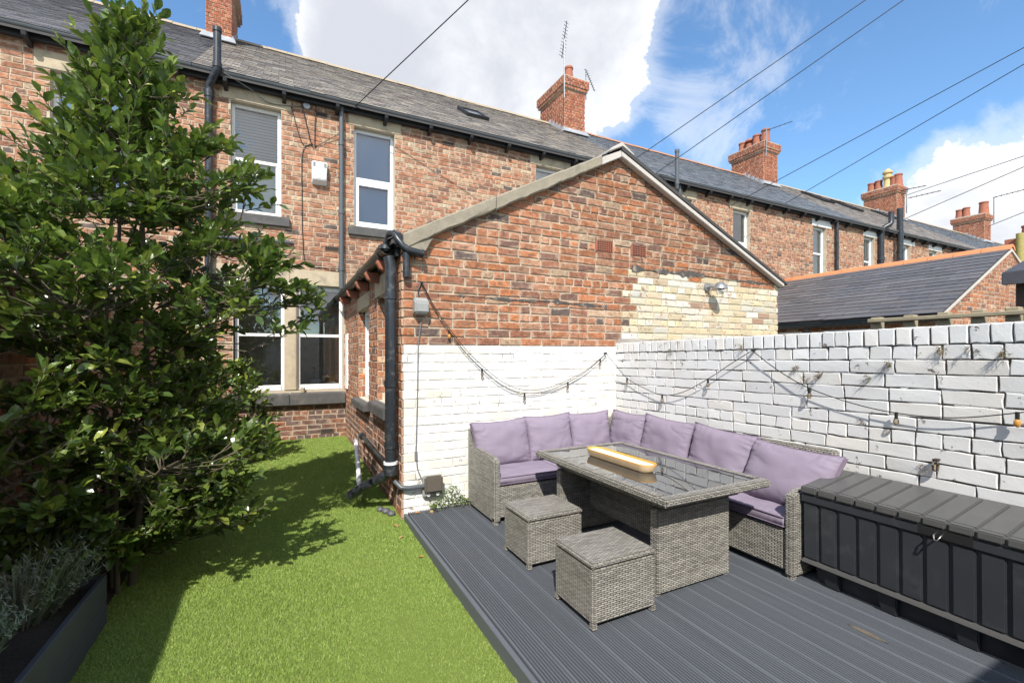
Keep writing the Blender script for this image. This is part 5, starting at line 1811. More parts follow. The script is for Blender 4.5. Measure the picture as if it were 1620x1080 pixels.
for k in range(NP):
    ya = BY1 - k * 0.1065 - 0.008
    yb = ya - 0.0895
    MB().hexa([(BX0 + 0.007, yb, 0.268), (BX0 + 0.03, yb, 0.268), (BX0 + 0.03, ya, 0.268), (BX0 + 0.007, ya, 0.268),
               (BX0 + 0.001, yb, 0.625), (BX0 + 0.03, yb, 0.625), (BX0 + 0.03, ya, 0.625), (BX0 + 0.001, ya, 0.625)]).build('front_panel', MT['plastic'], bx_, bevel=0.006, seg=2)
for k in range(3):
    xa = BX0 + 0.03 + k * 0.155
    MB().hexa([(xa, BY1 - 0.03, 0.268), (xa + 0.135, BY1 - 0.03, 0.268), (xa + 0.135, BY1 - 0.006, 0.268), (xa, BY1 - 0.006, 0.268),
               (xa, BY1 - 0.03, 0.625), (xa + 0.135, BY1 - 0.03, 0.625), (xa + 0.135, BY1 - 0.001, 0.625), (xa, BY1 - 0.001, 0.625)]).build('end_panel', MT['plastic'], bx_, bevel=0.006)
MB().hexa([(BX0 - 0.006, BY0, 0.236), (BX1, BY0, 0.236), (BX1, BY1 + 0.003, 0.236), (BX0 - 0.006, BY1 + 0.003, 0.236),
           (BX0 + 0.002, BY0 + 0.004, 0.262), (BX1, BY0 + 0.004, 0.262), (BX1, BY1 - 0.004, 0.262), (BX0 + 0.002, BY1 - 0.004, 0.262)]).build('bottom_rail', MT['plastic_lid'], bx_, bevel=0.004)
MB().box(BX0 - 0.004, BX1, BY0 - 0.002, BY1 + 0.004, 0.632, 0.682).build('top_band', MT['plastic'], bx_, bevel=0.006)
for y in (1.66, 1.36, 1.02, 0.62):
    MB().hexa([(BX0 + 0.045, y - 0.04, 0.110), (BX0 + 0.09, y - 0.04, 0.110), (BX0 + 0.09, y + 0.04, 0.110), (BX0 + 0.045, y + 0.04, 0.110),
               (BX0 + 0.012, y - 0.05, 0.238), (BX0 + 0.07, y - 0.05, 0.238), (BX0 + 0.07, y + 0.05, 0.238), (BX0 + 0.012, y + 0.05, 0.238)]).build('foot', MT['plastic'], bx_, bevel=0.006)
zf, zb_ = 0.722, 0.782
MB().hexa([(BX0 + 0.006, BY0 + 0.006, 0.684), (BX1, BY0 + 0.006, 0.684), (BX1, BY1, 0.684), (BX0 + 0.006, BY1, 0.684),
           (BX0 + 0.006, BY0 + 0.006, zf), (BX1, BY0 + 0.006, zb_), (BX1, BY1, zb_), (BX0 + 0.006, BY1, zf)]).build('lid', MT['plastic_lid'], bx_)
for k in range(NP):
    ya = BY1 + 0.004 - k * 0.1065
    yb = ya - 0.0975
    MB().hexa([(BX0 - 0.012, yb, 0.692), (BX0 + 0.03, yb, 0.692), (BX0 + 0.03, ya, 0.692), (BX0 - 0.012, ya, 0.692),
               (BX0 - 0.010, yb, zf + 0.012), (BX0 + 0.03, yb, zf + 0.015), (BX0 + 0.03, ya, zf + 0.015), (BX0 - 0.010, ya, zf + 0.012)]).build('lid_lip', MT['plastic_lid'], bx_, bevel=0.007)
    MB().hexa([(BX0 + 0.030, yb, zf + 0.0), (BX1 - 0.03, yb, zb_ - 0.008), (BX1 - 0.03, ya, zb_ - 0.008), (BX0 + 0.030, ya, zf + 0.0),
               (BX0 + 0.030, yb, zf + 0.0135), (BX1 - 0.03, yb, zb_ + 0.009), (BX1 - 0.03, ya, zb_ + 0.009), (BX0 + 0.030, ya, zf + 0.0135)]).build('lid_panel', MT['plastic_lid'], bx_, bevel=0.005)
MB().box(BX0 - 0.0055, BX0 - 0.0035, 0.985, 1.205, 0.640, 0.688).build('handle_recess', MT['ventblack'], bx_)
lk = MB()
lk.tube([(BX0 - 0.002, 1.125, 0.672), (BX0 - 0.045, 1.125, 0.660), (BX0 - 0.055, 1.118, 0.640), (BX0 - 0.055, 1.105, 0.640), (BX0 - 0.045, 1.098, 0.660), (BX0 - 0.002, 1.098, 0.672)], 0.0045, 8)
lk.build('latch', MT['steel'], bx_, smooth=True)

# ------------------------------------------------------------------ fittings on the gable
cb = empty('control_box', (1.172, YG - 0.012, 2.05))
tag(cb, 'grey weatherproof switch box on the brick gable above the white paint', 'switch box')
m = MB()
m.prism([(-0.10, -0.06), (0.0, -0.085), (0.0, 0.085), (-0.055, 0.085), (-0.10, 0.04)], (-0.068, 0, 0), (0, 1, 0), (0, 0, 1), (0.136, 0, 0))
m.build('case', MT['greybox'], cb, bevel=0.012)
m = MB()
m.tube([(-0.01, -0.03, 0.08), (-0.02, -0.02, 0.16), (0.01, -0.01, 0.22)], 0.006, 8)
m.build('lead', MT['cable'], cb)
m = MB()
m.tube([(0.02, -0.02, -0.08), (-0.012, -0.004, -0.36), (-0.02, -0.004, -0.9), (-0.035, -0.006, -1.4), (-0.02, -0.01, -1.55), (0.03, -0.03, -1.68)], 0.006, 8)
m.tube([(-0.035, -0.006, -1.38), (-0.033, -0.006, -1.46)], 0.014, 8)
m.build('drop_cable', MT['cable_grey'], cb)
so = empty('outdoor_socket', (1.29, YG - 0.014, 0.335))
tag(so, 'smoked weatherproof double socket low on the white wall', 'socket')
m = MB()
m.box(-0.095, 0.095, -0.05, 0.0, -0.10, 0.10)
m.build('back_box', MT['greybox'], so, bevel=0.012)
m = MB()
m.box(-0.09, 0.09, -0.10, -0.051, -0.055, 0.105)
m.build('cover', MT['socket'], so, bevel=0.018)
for sx in (-1, 1):
    MB().tube([(sx * 0.045, -0.052, -0.075), (sx * 0.045, -0.062, -0.075)], 0.018, 10).build('cable_gland', MT['upvc'], so)

lp_ = empty('wall_lamp', (5.10, YG - 0.012, 2.50))
tag(lp_, 'grey hooded outdoor lamp on the cream painted brick', 'lamp')
m = MB()
m.tube([(0, 0, 0), (0, -0.03, 0)], 0.055, 16)
m.tube([(0, -0.03, 0), (0.0, -0.08, 0.005), (0.03, -0.13, -0.01)], 0.022, 10)
m.build('bracket', MT['alum'], lp_, smooth=40)
m = MB()
m.lathe([(0.02, 0.06), (0.05, 0.05), (0.085, 0.0), (0.10, -0.03), (0.09, -0.03)], (0.06, -0.17, -0.01), 16)
m.build('hood', MT['alum'], lp_, smooth=40)
MB().lathe([(0.05, -0.03), (0.055, -0.07), (0.03, -0.10)], (0.06, -0.17, -0.01), 14).build('lens', MT['glass'], lp_, smooth=40)

# ------------------------------------------------------------------ string lights
MT['bulbglass'] = glass_mat('clear_amber_glass', (0.90, 0.78, 0.60), 0.8)
sl = empty('string_lights', (0, 0, 0))
tag(sl, 'black festoon cable with small bulbs strung over both white walls', 'string lights')
yw_, xw_ = YG - 0.045, XW - 0.05
cat = [(1.19, yw_, 2.27), (1.30, yw_, 2.06), (1.46, yw_, 1.83), (1.63, yw_, 1.62), (1.81, yw_, 1.45), (2.05, yw_, 1.27), (2.30, yw_, 1.185), (2.58, yw_, 1.20), (2.85, yw_, 1.285), (3.10, yw_, 1.40), (3.30, yw_, 1.54), (3.385, yw_, 1.605)]
cat2 = [(3.385, yw_, 1.605), (3.46, YG - 0.12, 1.48), (xw_, 4.06, 1.325), (xw_, 3.80, 1.235), (xw_, 3.52, 1.175), (xw_, 3.25, 1.225), (xw_, 2.95, 1.37), (xw_, 2.70, 1.52), (xw_, 2.505, 1.63)]
cat3 = [(xw_, 2.505, 1.63), (xw_, 2.28, 1.47), (xw_, 2.04, 1.345), (xw_, 1.75, 1.26), (xw_, 1.50, 1.222), (xw_, 1.23, 1.225), (xw_, 0.96, 1.285), (xw_, 0.5, 1.42), (xw_, 0.0, 1.65)]


def smooth_path(pts, k=4):
    P = [Vector(p) for p in pts]
    out = []
    for i in range(len(P) - 1):
        p0, p1, p2, p3 = P[max(0, i - 1)], P[i], P[i + 1], P[min(len(P) - 1, i + 2)]
        for j in range(k):
            t = j / k
            out.append(0.5 * ((2 * p1) + (-p0 + p2) * t + (2 * p0 - 5 * p1 + 4 * p2 - p3) * t * t + (-p0 + 3 * p1 - 3 * p2 + p3) * t ** 3))
    out.append(P[-1])
    return out


for pth in (cat, cat2, cat3):
    MB().tube(smooth_path(pth), 0.0036, 6).build('cable', MT['cable'], sl, smooth=True)
up_ = [(p[0], p[1] - 0.01, p[2] + 0.030 * math.sin(math.pi * i / (len(cat) - 1)) + 0.004) for i, p in enumerate(cat)]
MB().tube(smooth_path(up_), 0.0032, 6).build('cable', MT['cable'], sl, smooth=True)
for p in (cat[2], cat[4], cat[6], cat[8], cat[10], cat2[2], cat2[4], cat2[6], cat3[2], cat3[4], cat3[6]):
    x, y, z = p
    g = MB()
    g.lathe([(0.004, -0.078), (0.012, -0.072), (0.016, -0.058), (0.014, -0.044), (0.009, -0.034)], (x, y, z), 12)
    b = g.build('bulb', MT['bulbglass'] if p not in (cat[2], cat3[6]) else MT['amber'], sl, smooth=True)
    MB().tube([(x, y, z + 0.005), (x, y, z - 0.036)], 0.0095, 10).build('socket', MT['cable'], b)
for c in ((1.19, YG - 0.03, 2.28), (3.385, YG - 0.03, 1.61), (XW - 0.03, 2.505, 1.635)):
    MB().tube([(c[0], c[1] - 0.02, c[2]), (c[0], c[1] + 0.012, c[2])] if c[1] > 4 else [(c[0] - 0.02, c[1], c[2]), (c[0] + 0.012, c[1], c[2])], 0.012, 8).build('hook', MT['cable'], sl)
wl_ = empty('glass_lantern', (XW - 0.022, 1.305, 0.93))
tag(wl_, 'small amber glass lantern fixed to the white wall above the storage box', 'lantern')
MB().lathe([(0.006, -0.04), (0.016, -0.034), (0.02, 0.0), (0.017, 0.02), (0.008, 0.03)], (-0.022, 0, 0), 8).build('glass', MT['bulbglass'], wl_)
MB().box(-0.035, 0.012, -0.012, 0.012, 0.027, 0.036).build('bracket', MT['brownpost'], wl_)

# ------------------------------------------------------------------ cables on the house wall, overhead wires
for lab, pts, r in (('thin black cable looping down the brick wall beside the alarm box', [(0.13, YW - 0.02, 5.80), (0.30, YW - 0.025, 5.2), (0.46, YW - 0.02, 5.22), (0.31, YW - 0.02, 5.05), (0.30, YW - 0.02, 4.2), (0.31, YW - 0.02, 3.6), (0.36, YW - 0.02, 3.15), (0.6, YW - 0.02, 3.10), (0.9, YW - 0.05, 3.10)], 0.007),
                    ('black stay cable from the eaves down to the wall hook', [(0.28, YW - 0.05, 5.92), (0.42, YW - 0.03, 5.3), (0.47, YW - 0.02, 5.16)], 0.009),
                    ('second black stay cable from the eaves to the wall hook', [(0.52, YW - 0.05, 5.92), (0.50, YW - 0.03, 5.5), (0.50, YW - 0.02, 5.16)], 0.008),
                    ('cable from the rain pipe to the wall hook', [(0.90, YW - 0.06, 5.48), (0.50, YW - 0.02, 5.17)], 0.006),
                    ('pale cable swagged across the stone lintel from the soil pipe', [(-0.86, 8.35, 6.0), (-0.45, 8.45, 5.86), (-0.2, YW - 0.03, 5.76), (0.2, YW - 0.03, 5.80), (0.45, YW - 0.03, 5.87)], 0.007)):
    o = MB().tube(smooth_path(pts, 6), r, 6).build('wall_cable', MT['cable_grey'] if 'pale' in lab else MT['cable'], smooth=True)
    tag(o, lab, 'cable')


wires = [
    ('overhead wire rising from the eaves beside the casement window', (1.115, 8.42, 5.93), (2.55, 6.55, 7.04), 0.009),
    ('overhead wire landing on the ridge side of the brick gable', (7.443, 8.4, 6.2), (10.3, 4.89, 8.6), 0.0085),
    ('overhead wire landing on the gutter of the blue-slated house', (8.165, 8.4, 6.02), (10.97, 4.55, 8.6), 0.0085),
    ('overhead wire passing in front of the four-pot chimney', (11.152, 8.5, 5.75), (13.1, 3.48, 7.66), 0.0085),
    ('faint wire running beside the one before the four-pot chimney', (13.3, 8.42, 6.05), (13.1, 3.48, 7.33), 0.008),
    ('wire reaching the buff-pot chimney from the right', (28.4, 11.6, 9.7), (26.19, 6.96, 9.43), 0.014),
    ('lower wire reaching the roof below the buff-pot chimney', (26.424, 10.9, 8.03), (26.19, 6.96, 9.0), 0.014),
    ('wire reaching the farthest chimney stack', (38.318, 11.6, 9.38), (36.4, 9.66, 9.4), 0.018),
]
for lab, a, b, r in wires:
    A = Vector(a)
    B = Vector(b)
    D = (B - A)
    P = []
    for k in range(13):
        t = -0.06 + k / 12 * 2.2
        q = A + D * t
        P.append(q)
    o = MB().tube(P, r, 6, cap=False).build('overhead_wire', MT['cable'], smooth=True)
    tag(o, lab, 'wire', 'overhead wires')


# ------------------------------------------------------------------ television aerials
def aerial(base, z1, boom_c, boom_d, length, n, el, elen, label, r=0.012):
    a = empty('tv_aerial', base)
    tag(a, label, 'aerial', 'television aerials')
    b = Vector(base)
    MB().tube([(0, 0, 0), (0, 0, z1 - b.z)], r * 1.3, 8).build('mast', MT['alum'], a)
    c = Vector(boom_c) - b
    d = Vector(boom_d).normalized()
    e = Vector(el).normalized()
    MB().tube([c - d * length / 2, c + d * length / 2], r, 6).build('boom', MT['cable'], a)
    m = MB()
    for k in range(n):
        t = -0.5 + (k + 0.5) / n
        h = elen * (0.65 + 0.35 * (0.5 - t))
        m.tube([c + d * length * t - e * h, c + d * length * t + e * h], r * 0.55, 5)
    m.build('elements', MT['cable'], a)
    return a


aerial((7.57, 11.52, 9.30), 11.2, (7.57, 11.52, 11.05), (0.02, -0.25, 1), 1.0, 11, (1, 0.3, 0), 0.14, 'tall upright aerial strapped to the old chimney above the gable')
aerial((8.53, 11.75, 9.6), 10.5, (8.58, 11.6, 10.15), (0.35, -0.2, -1), 0.75, 9, (1, 0.5, 0.3), 0.13, 'sloping aerial on the far side of the chimney above the gable')
aerial((17.03, 11.5, 9.4), 10.55, (17.4, 11.3, 10.55), (1, -0.9, 0.35), 1.1, 6, (0.3, 0.3, 1), 0.05, 'aerial pointing right on the four-pot chimney')
aerial((27.9, 11.45, 9.0), 9.9, (28.0, 11.3, 9.85), (1, -0.8, 0.2), 1.3, 6, (0.3, 0.3, 1), 0.06, 'white-mast aerial on the buff-pot chimney', 0.02)
aerial((28.5, 11.7, 8.8), 10.1, (29.1, 11.2, 9.7), (1, -0.9, 0.25), 1.4, 6, (0.3, 0.3, 1), 0.06, 'aerial standing out from the right of the buff-pot chimney', 0.02)
aerial((38.9, 11.6, 9.6), 11.2, (39.6, 11.0, 11.4), (1, -0.8, 0.3), 2.0, 7, (0.3, 0.3, 1), 0.07, 'aerial on the farthest chimney stack', 0.025)

# pipes on the other houses
down_pipe(house_c, 8.87, 8.36, 5.75, 6.72, 0.05, 'greypipe', 'vent_pipe', (6.7, 5.9))
down_pipe(house_c, 9.4 - 0.55 + 0.25, 8.49, 3.2, 5.95, 0.035, 'greypipe')
down_pipe(house_c, 16.15, 8.48, 2.5, 5.98, 0.05, 'black', collars=(5.2, 4.2))
p = MB()
p.tube([(18.62 + 0.22, 8.46, 3.2), (18.84, 8.46, 5.9), (18.9, 8.40, 6.05), (19.05, 8.3, 6.15), (19.1, 8.28, 6.22), (19.1, 8.28, 6.6)], 0.085, 12)
p.tube([(18.84, 8.46, 4.9), (18.84, 8.46, 5.0)], 0.10, 12)
p.build('soil_pipe', MT['black'], house_d, smooth=40)
down_pipe(house_d, 19.9, 8.36, 3.4, 6.85, 0.10, 'black', 'vent_pipe', (6.0, 5.3, 4.6))
ab2 = MB().box(10.45, 10.70, YW - 0.12, YW - 0.012, 4.55, 4.85).build('alarm_box', MT['upvc'], house_c, bevel=0.03)

# ------------------------------------------------------------------ plants
def leaf_variants():
    out = []
    for i in range(6):
        w = 0.23 + 0.03 * (i % 3)
        cu = 0.05 + 0.05 * (i % 2)
        vs = [(0, 0, 0), (-w * 0.75, 0.28, 0.07), (0, 0.30, 0.0), (w * 0.75, 0.28, 0.07), (-w, 0.58, 0.09 - cu * .5), (0, 0.62, 0.02 - cu), (w, 0.58, 0.09 - cu * .5),
              (-w * 0.55, 0.86, 0.03 - 1.5 * cu), (w * 0.55, 0.86, 0.03 - 1.5 * cu), (0, 1.0, -2 * cu)]
        fs = [(0, 2, 1), (0, 3, 2), (1, 2, 5, 4), (2, 3, 6, 5), (4, 5, 7), (5, 6, 8), (5, 9, 7), (5, 8, 9)]
        out.append((np.array(vs, np.float32), fs))
    VAR['leaf'] = out


leaf_variants()


def leaf_mat(name, src):
    m, t, out = new_mat(name)
    if src == 'obj':
        c = nd(t, 'ShaderNodeObjectInfo').outputs['Color']
    else:
        c = nd(t, 'ShaderNodeAttribute', attribute_name='bcol').outputs['Color']
    n1 = noi(t, wpos(t), 30.0, 3.0, 0.5)
    base = mixc(t, mth(t, 'MULTIPLY', n1, 0.35), c, c4((0.02, 0.04, 0.008)))
    b = nd(t, 'ShaderNodeBsdfPrincipled', {'Base Color': base, 'Roughness': 0.25})
    b.inputs['Specular IOR Level'].default_value = 0.6
    bn = nd(t, 'ShaderNodeBump', {'Height': noi(t, wpos(t), 120.0, 2.0, 0.5), 'Strength': 0.25, 'Distance': 0.003})
    t.links.new(bn.outputs[0], b.inputs['Normal'])
    tl = nd(t, 'ShaderNodeBsdfTranslucent', {0: mixc(t, 0.55, c, c4((0.16, 0.26, 0.02)))})
    mx = nd(t, 'ShaderNodeMixShader', {0: 0.26, 1: b.outputs[0], 2: tl.outputs[0]})
    t.links.new(mx.outputs[0], out.inputs[0])
    return m


MT['leaf_o'] = leaf_mat('glossy_leaf', 'obj')
MT['leaf_a'] = leaf_mat('glossy_leaves', 'attr')
KM['leaf'] = ('leaf_o', 'leaf_a')
LEAFC = [(5, (0.085, 0.135, 0.034)), (4, (0.120, 0.180, 0.040)), (2.5, (0.175, 0.235, 0.050)), (1.4, (0.27, 0.31, 0.06)), (1.4, (0.050, 0.085, 0.026))]


def basis(d, spin, rg):
    d = d.normalized()
    s = d.cross(Vector((0, 0, 1)))
    if s.length < 0.05:
        s = Vector((1, 0, 0))
    s.normalize()
    n = s.cross(d).normalized()
    q = Quaternion(d, spin)
    return q @ s, d, q @ n


def put_leaf(pc, pos, d, size, rg, col=None, spin=None):
    s, f, n = basis(d, rg.uniform(-0.9, 0.9) if spin is None else spin, rg)
    M = Matrix.Identity(4)
    w = size * rg.uniform(0.92, 1.12)
    for k in range(3):
        M[k][0] = s[k] * w
        M[k][1] = f[k] * size
        M[k][2] = n[k] * w
        M[k][3] = pos[k]
    pc.put('leaf', M, col or pal(LEAFC), 'leaf', px_size(pos, size), rg.randrange(6))


def leafy_twig(pc, wood, p0, p1, rg, n, size, r=0.004, tone=1.0):
    p0, p1 = Vector(p0), Vector(p1)
    mid = (p0 + p1) / 2 + Vector((rg.uniform(-1, 1), rg.uniform(-1, 1), rg.uniform(-0.6, 0.4))) * (p1 - p0).length * 0.10
    P = [p0, mid, p1]
    wood.tube(P, r, 5, cap=False, r2=r * 0.5)
    ax = (p1 - p0).normalized()
    for k in range(n):
        t = 0.18 + 0.82 * (k + rg.random() * 0.6) / n
        q = p0.lerp(mid, t * 2) if t < 0.5 else mid.lerp(p1, t * 2 - 1)
        a = k * 2.4 + rg.uniform(-0.5, 0.5)
        side = ax.orthogonal().normalized()
        rad = Quaternion(ax, a) @ side
        spread = rg.uniform(0.5, 1.15) * (1.1 - 0.5 * t)
        d = ax * rg.uniform(0.55, 0.9) + rad * spread + Vector((0, 0, 0.22))
        c = pal(LEAFC)
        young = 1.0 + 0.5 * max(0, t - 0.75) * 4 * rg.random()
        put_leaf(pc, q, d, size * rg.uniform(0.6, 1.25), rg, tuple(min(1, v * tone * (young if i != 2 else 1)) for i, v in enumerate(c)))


def shrub(name, label, cat_, base, prof, ntips, size, seedv, clipf=None, stems=3, group=None, height=None, lean=(0, 0), wood_r=0.035, leaves=9, nmax=300, power=1.0, extra=()):
    rg = random.Random(seedv)
    o = empty(name, base)
    tag(o, label, cat_, group)
    bpos = Vector(base)
    wood = MB()
    H_ = prof[-1][0]
    lv = Vector((lean[0], lean[1], 0))
    axis = lambda z: Vector((lean[0] * z / H_, lean[1] * z / H_, z))
    for s in range(stems):
        a = 2 * math.pi * s / stems + 0.5
        off = Vector((math.cos(a), math.sin(a), 0)) * 0.06 * (stems > 1)
        pts = [axis(0) + off, axis(H_ * 0.3) + off * 2.2, axis(H_ * 0.65) + off * 1.6, axis(H_ * (0.98 if s == 0 else 0.8)) + off * 0.5]
        wood.tube(smooth_path(pts, 4), wood_r if s == 0 else wood_r * 0.7, 8, cap=False, r2=0.006)
    pc = Pieces(KM)

    def rad(z):
        for (za, ra), (zb, rb) in zip(prof[:-1], prof[1:]):
            if za <= z <= zb:
                return ra + (rb - ra) * (z - za) / (zb - za)
        return 0.02
    limbs = []
    for i in range(int(10 + 26 * H_ / 4)):
        z = H_ * (0.10 + 0.85 * (i + rg.random()) / int(10 + 26 * H_ / 4))
        a = i * 2.4 + rg.uniform(-0.4, 0.4)
        rr = rad(z) * rg.uniform(0.5, 0.78)
        e = axis(z) + Vector((math.cos(a) * rr, math.sin(a) * rr, 0))
        if clipf and not clipf(e + bpos):
            continue
        st = axis(max(0.05 * H_, z - 0.6 * rr))
        pts = smooth_path([st, st.lerp(e, 0.5) + Vector((rg.uniform(-1, 1), rg.uniform(-1, 1), -0.8)) * 0.06 * rr, e], 4)
        wood.tube(pts, 0.010, 6, cap=False, r2=0.005)
        limbs += pts
    limbs += [axis(H_ * q / 12) for q in range(2, 12)]
    k = 0
    ex_ = [Vector(e) - bpos + Vector((rg.uniform(-1, 1), rg.uniform(-1, 1), rg.uniform(-1, 1))) * 0.15 for e in extra for _ in range(6)]
    while k < ntips or ex_:
        z = prof[0][0] + (H_ - prof[0][0]) * rg.random() ** power
        R_ = rad(z)
        if not ex_ and rg.random() * max(r for _, r in prof) > R_ + 0.08:
            continue
        a = rg.uniform(0, 2 * math.pi)
        rr = R_ * (0.30 + 0.70 * rg.random() ** 0.55) * rg.uniform(0.82, 1.12)
        tip = axis(z) + Vector((math.cos(a) * rr, math.sin(a) * rr, 0))
        if ex_:
            tip = ex_.pop()
            z = tip.z
            rr = math.hypot(tip.x, tip.y)
        if clipf and not clipf(tip + bpos):
            k += 0.25
            continue
        k += 1
        root = min(limbs, key=lambda q: (q - tip).length + (0.6 if q.z > tip.z + 0.05 else 0.0) + (0.3 if (q - tip).length < 0.12 else 0.0))
        b1 = root.lerp(tip, 0.5) + Vector((0, 0, -0.06 * rr)) + Vector((rg.uniform(-1, 1), rg.uniform(-1, 1), rg.uniform(-1, 1))) * 0.05 * rr
        out = (tip - axis(z - 0.3))
        wood.tube([root, root.lerp(b1, 0.5), b1, b1.lerp(tip, 0.6)], 0.0055, 5, cap=False, r2=0.003)
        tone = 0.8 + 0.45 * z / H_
        q0 = b1.lerp(tip, 0.35)
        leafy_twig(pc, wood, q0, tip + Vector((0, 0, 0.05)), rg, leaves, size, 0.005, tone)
        for s in range(2):
            d = out.normalized() + Vector((rg.uniform(-1, 1), rg.uniform(-1, 1), rg.uniform(-0.35, 0.75)))
            st = b1.lerp(tip, rg.uniform(0.3, 0.8))
            ln = rg.uniform(0.14, 0.30)
            e = st + d.normalized() * ln
            if clipf and not clipf(e + bpos):
                continue
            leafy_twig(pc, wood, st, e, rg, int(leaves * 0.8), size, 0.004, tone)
    wood.build('trunk', MT['bark'], o, smooth=True)
    # leaf pieces were laid out round the origin: score them at their real place
    pc.items = [(a, b, M, c, d, px_size(bpos + M.translation, size)) for (a, b, M, c, d, e) in pc.items]
    crown = bpy.data.objects.new('crown', None)
    link(crown)
    crown.parent = o
    pc.emit('leaf', crown, 'foliage', nmax=nmax)
    return o


wallclip = lambda p: not (p.x < -1.50 and p.z < 2.2) and p.z > 0.08 and p.y < 8.3 and not (p.x > 0.86 and p.y > 4.2)
shrub('holly_tree', 'tall glossy dark green evergreen tree in front of the house', 'tree', (-0.97, 3.90, 0.02),
      [(0.2, 0.45), (0.5, 0.68), (0.8, 0.72), (1.05, 0.56), (1.35, 0.50), (1.62, 0.56), (1.85, 0.86), (2.05, 0.86), (2.35, 0.74), (2.65, 0.54), (3.0, 0.30), (3.4, 0.20), (3.85, 0.04)], 640, 0.080, 5, wallclip, 3, lean=(0.03, 0.03), power=1.0, leaves=10, wood_r=0.026,
      extra=[(0.12, 3.35, 1.90), (0.03, 3.40, 2.18), (-0.06, 3.44, 2.02), (-0.22, 3.5, 2.66), (-0.25, 3.52, 0.52), (-0.16, 3.48, 0.98), (-0.50, 3.65, 2.95), (-1.45, 4.1, 2.75), (-1.35, 4.0, 2.4), (-1.6, 4.2, 2.5), (-0.72, 3.75, 3.3)])
shrub('evergreen_shrub', 'dense low evergreen shrub under the kitchen window', 'shrub', (-0.75, 7.15, 0.10),
      [(0.1, 0.45), (0.5, 0.62), (0.9, 0.55), (1.3, 0.2)], 130, 0.085, 8, wallclip, 3, nmax=60)
shrub('evergreen_shrub', 'shaded leafy shrub at the end of the lavender planter', 'shrub', (-1.27, 3.45, 0.27),
      [(0.1, 0.2), (0.4, 0.3), (0.75, 0.28), (1.1, 0.08)], 40, 0.085, 13, wallclip, 2, nmax=120)
shrub('evergreen_shrub', 'low dark bush at the lawn edge beyond the planter', 'shrub', (-0.90, 4.75, 0.04),
      [(0.05, 0.30), (0.3, 0.46), (0.6, 0.40), (0.85, 0.1)], 80, 0.072, 21, wallclip, 2, nmax=120)

# planter with lavender
pl = empty('planter', (0, 0, 0))
tag(pl, 'long grey painted timber planter at the lawn edge', 'planter')
PX0, PX1, PY0, PY1 = -1.50, -0.925, 1.2, 3.475
for k, (za, zb) in enumerate(((0.0, 0.148), (0.152, 0.305))):
    MB().box(PX1 - 0.028, PX1, PY0, PY1, za, zb).build('board', MT['planter'], pl, bevel=0.004, seg=1)
    MB().box(PX0, PX1 - 0.03, PY1 - 0.028, PY1 - 0.001, za, zb).build('board', MT['planter'], pl, bevel=0.004, seg=1)
    MB().box(PX0, PX0 + 0.028, PY0, PY1 - 0.03, za, zb).build('board', MT['planter'], pl, bevel=0.004, seg=1)
    MB().box(PX0 + 0.03, PX1 - 0.03, PY0, PY0 + 0.028, za, zb).build('board', MT['planter'], pl, bevel=0.004, seg=1)
grid = []
so_ = MB()
nx, ny = 8, 30
vs, fs = [], []
for j in range(ny + 1):
    for i in range(nx + 1):
        x = PX0 + 0.03 + (PX1 - PX0 - 0.06) * i / nx
        y = PY0 + 0.03 + (PY1 - PY0 - 0.06) * j / ny
        vs.append((x, y, 0.255 + 0.02 * mnoise.noise(Vector((x * 7, y * 7, 0)))))
for j in range(ny):
    for i in range(nx):
        a = j * (nx + 1) + i
        fs.append((a, a + 1, a + nx + 2, a + nx + 1))
so_.add(vs, fs).build('compost', MT['soil'], pl, smooth=True)
MT['lavender'] = attr_mat('lavender_foliage', 0.75, 0.2, 20.0)


def tuft(name, label, cat_, base, n, hgt, spread, cols, tips=None, seedv=1, group=None, w=0.004, droop=0.3):
    rg = random.Random(seedv)
    o = empty(name, base)
    tag(o, label, cat_, group)
    m = MB()
    f = MB()
    for k in range(n):
        a = rg.uniform(0, 2 * math.pi)
        s = spread * math.sqrt(rg.random())
        b = Vector((math.cos(a), math.sin(a), 0)) * s * 0.35
        h = hgt * rg.uniform(0.55, 1.1)
        e = Vector((math.cos(a) * s, math.sin(a) * s, h))
        mid = b.lerp(e, 0.55) + Vector((0, 0, droop * h * 0.3))
        d = Vector((-math.sin(a), math.cos(a), 0)) * w
        c = cols[rg.randrange(len(cols))]
        kk = rg.uniform(0.7, 1.25)
        c = tuple(v * kk for v in c)
        m.add([b - d, b + d, mid + d, mid - d, e], [(0, 1, 2, 3), (3, 2, 4)], c)
        # needle leaves up the stem
        for q in range(7):
            t = rg.uniform(0.15, 0.95)
            pp = b.lerp(mid, t * 2) if t < 0.5 else mid.lerp(e, t * 2 - 1)
            dd = Vector((rg.uniform(-1, 1), rg.uniform(-1, 1), rg.uniform(0.2, 1.0))).normalized() * rg.uniform(0.02, 0.045)
            sd = dd.orthogonal().normalized() * w * 0.7
            m.add([pp - sd, pp + sd, pp + dd], [(0, 1, 2)], c)
        if tips and rg.random() < 0.16:
            for q in range(5):
                pp = e + Vector((rg.uniform(-1, 1) * 0.004, rg.uniform(-1, 1) * 0.004, 0.01 * q))
                f.add([pp + Vector((0.006, 0, 0)), pp + Vector((-0.003, 0.005, 0)), pp + Vector((-0.003, -0.005, 0)), pp + Vector((0, 0, 0.014))], [(0, 1, 3), (1, 2, 3), (2, 0, 3)], tips)
    m.build('foliage', MT['lavender'], o)
    if tips and f.v:
        f.build('flower_spikes', MT['lavender'], o)['kind'] = 'stuff'
    return o


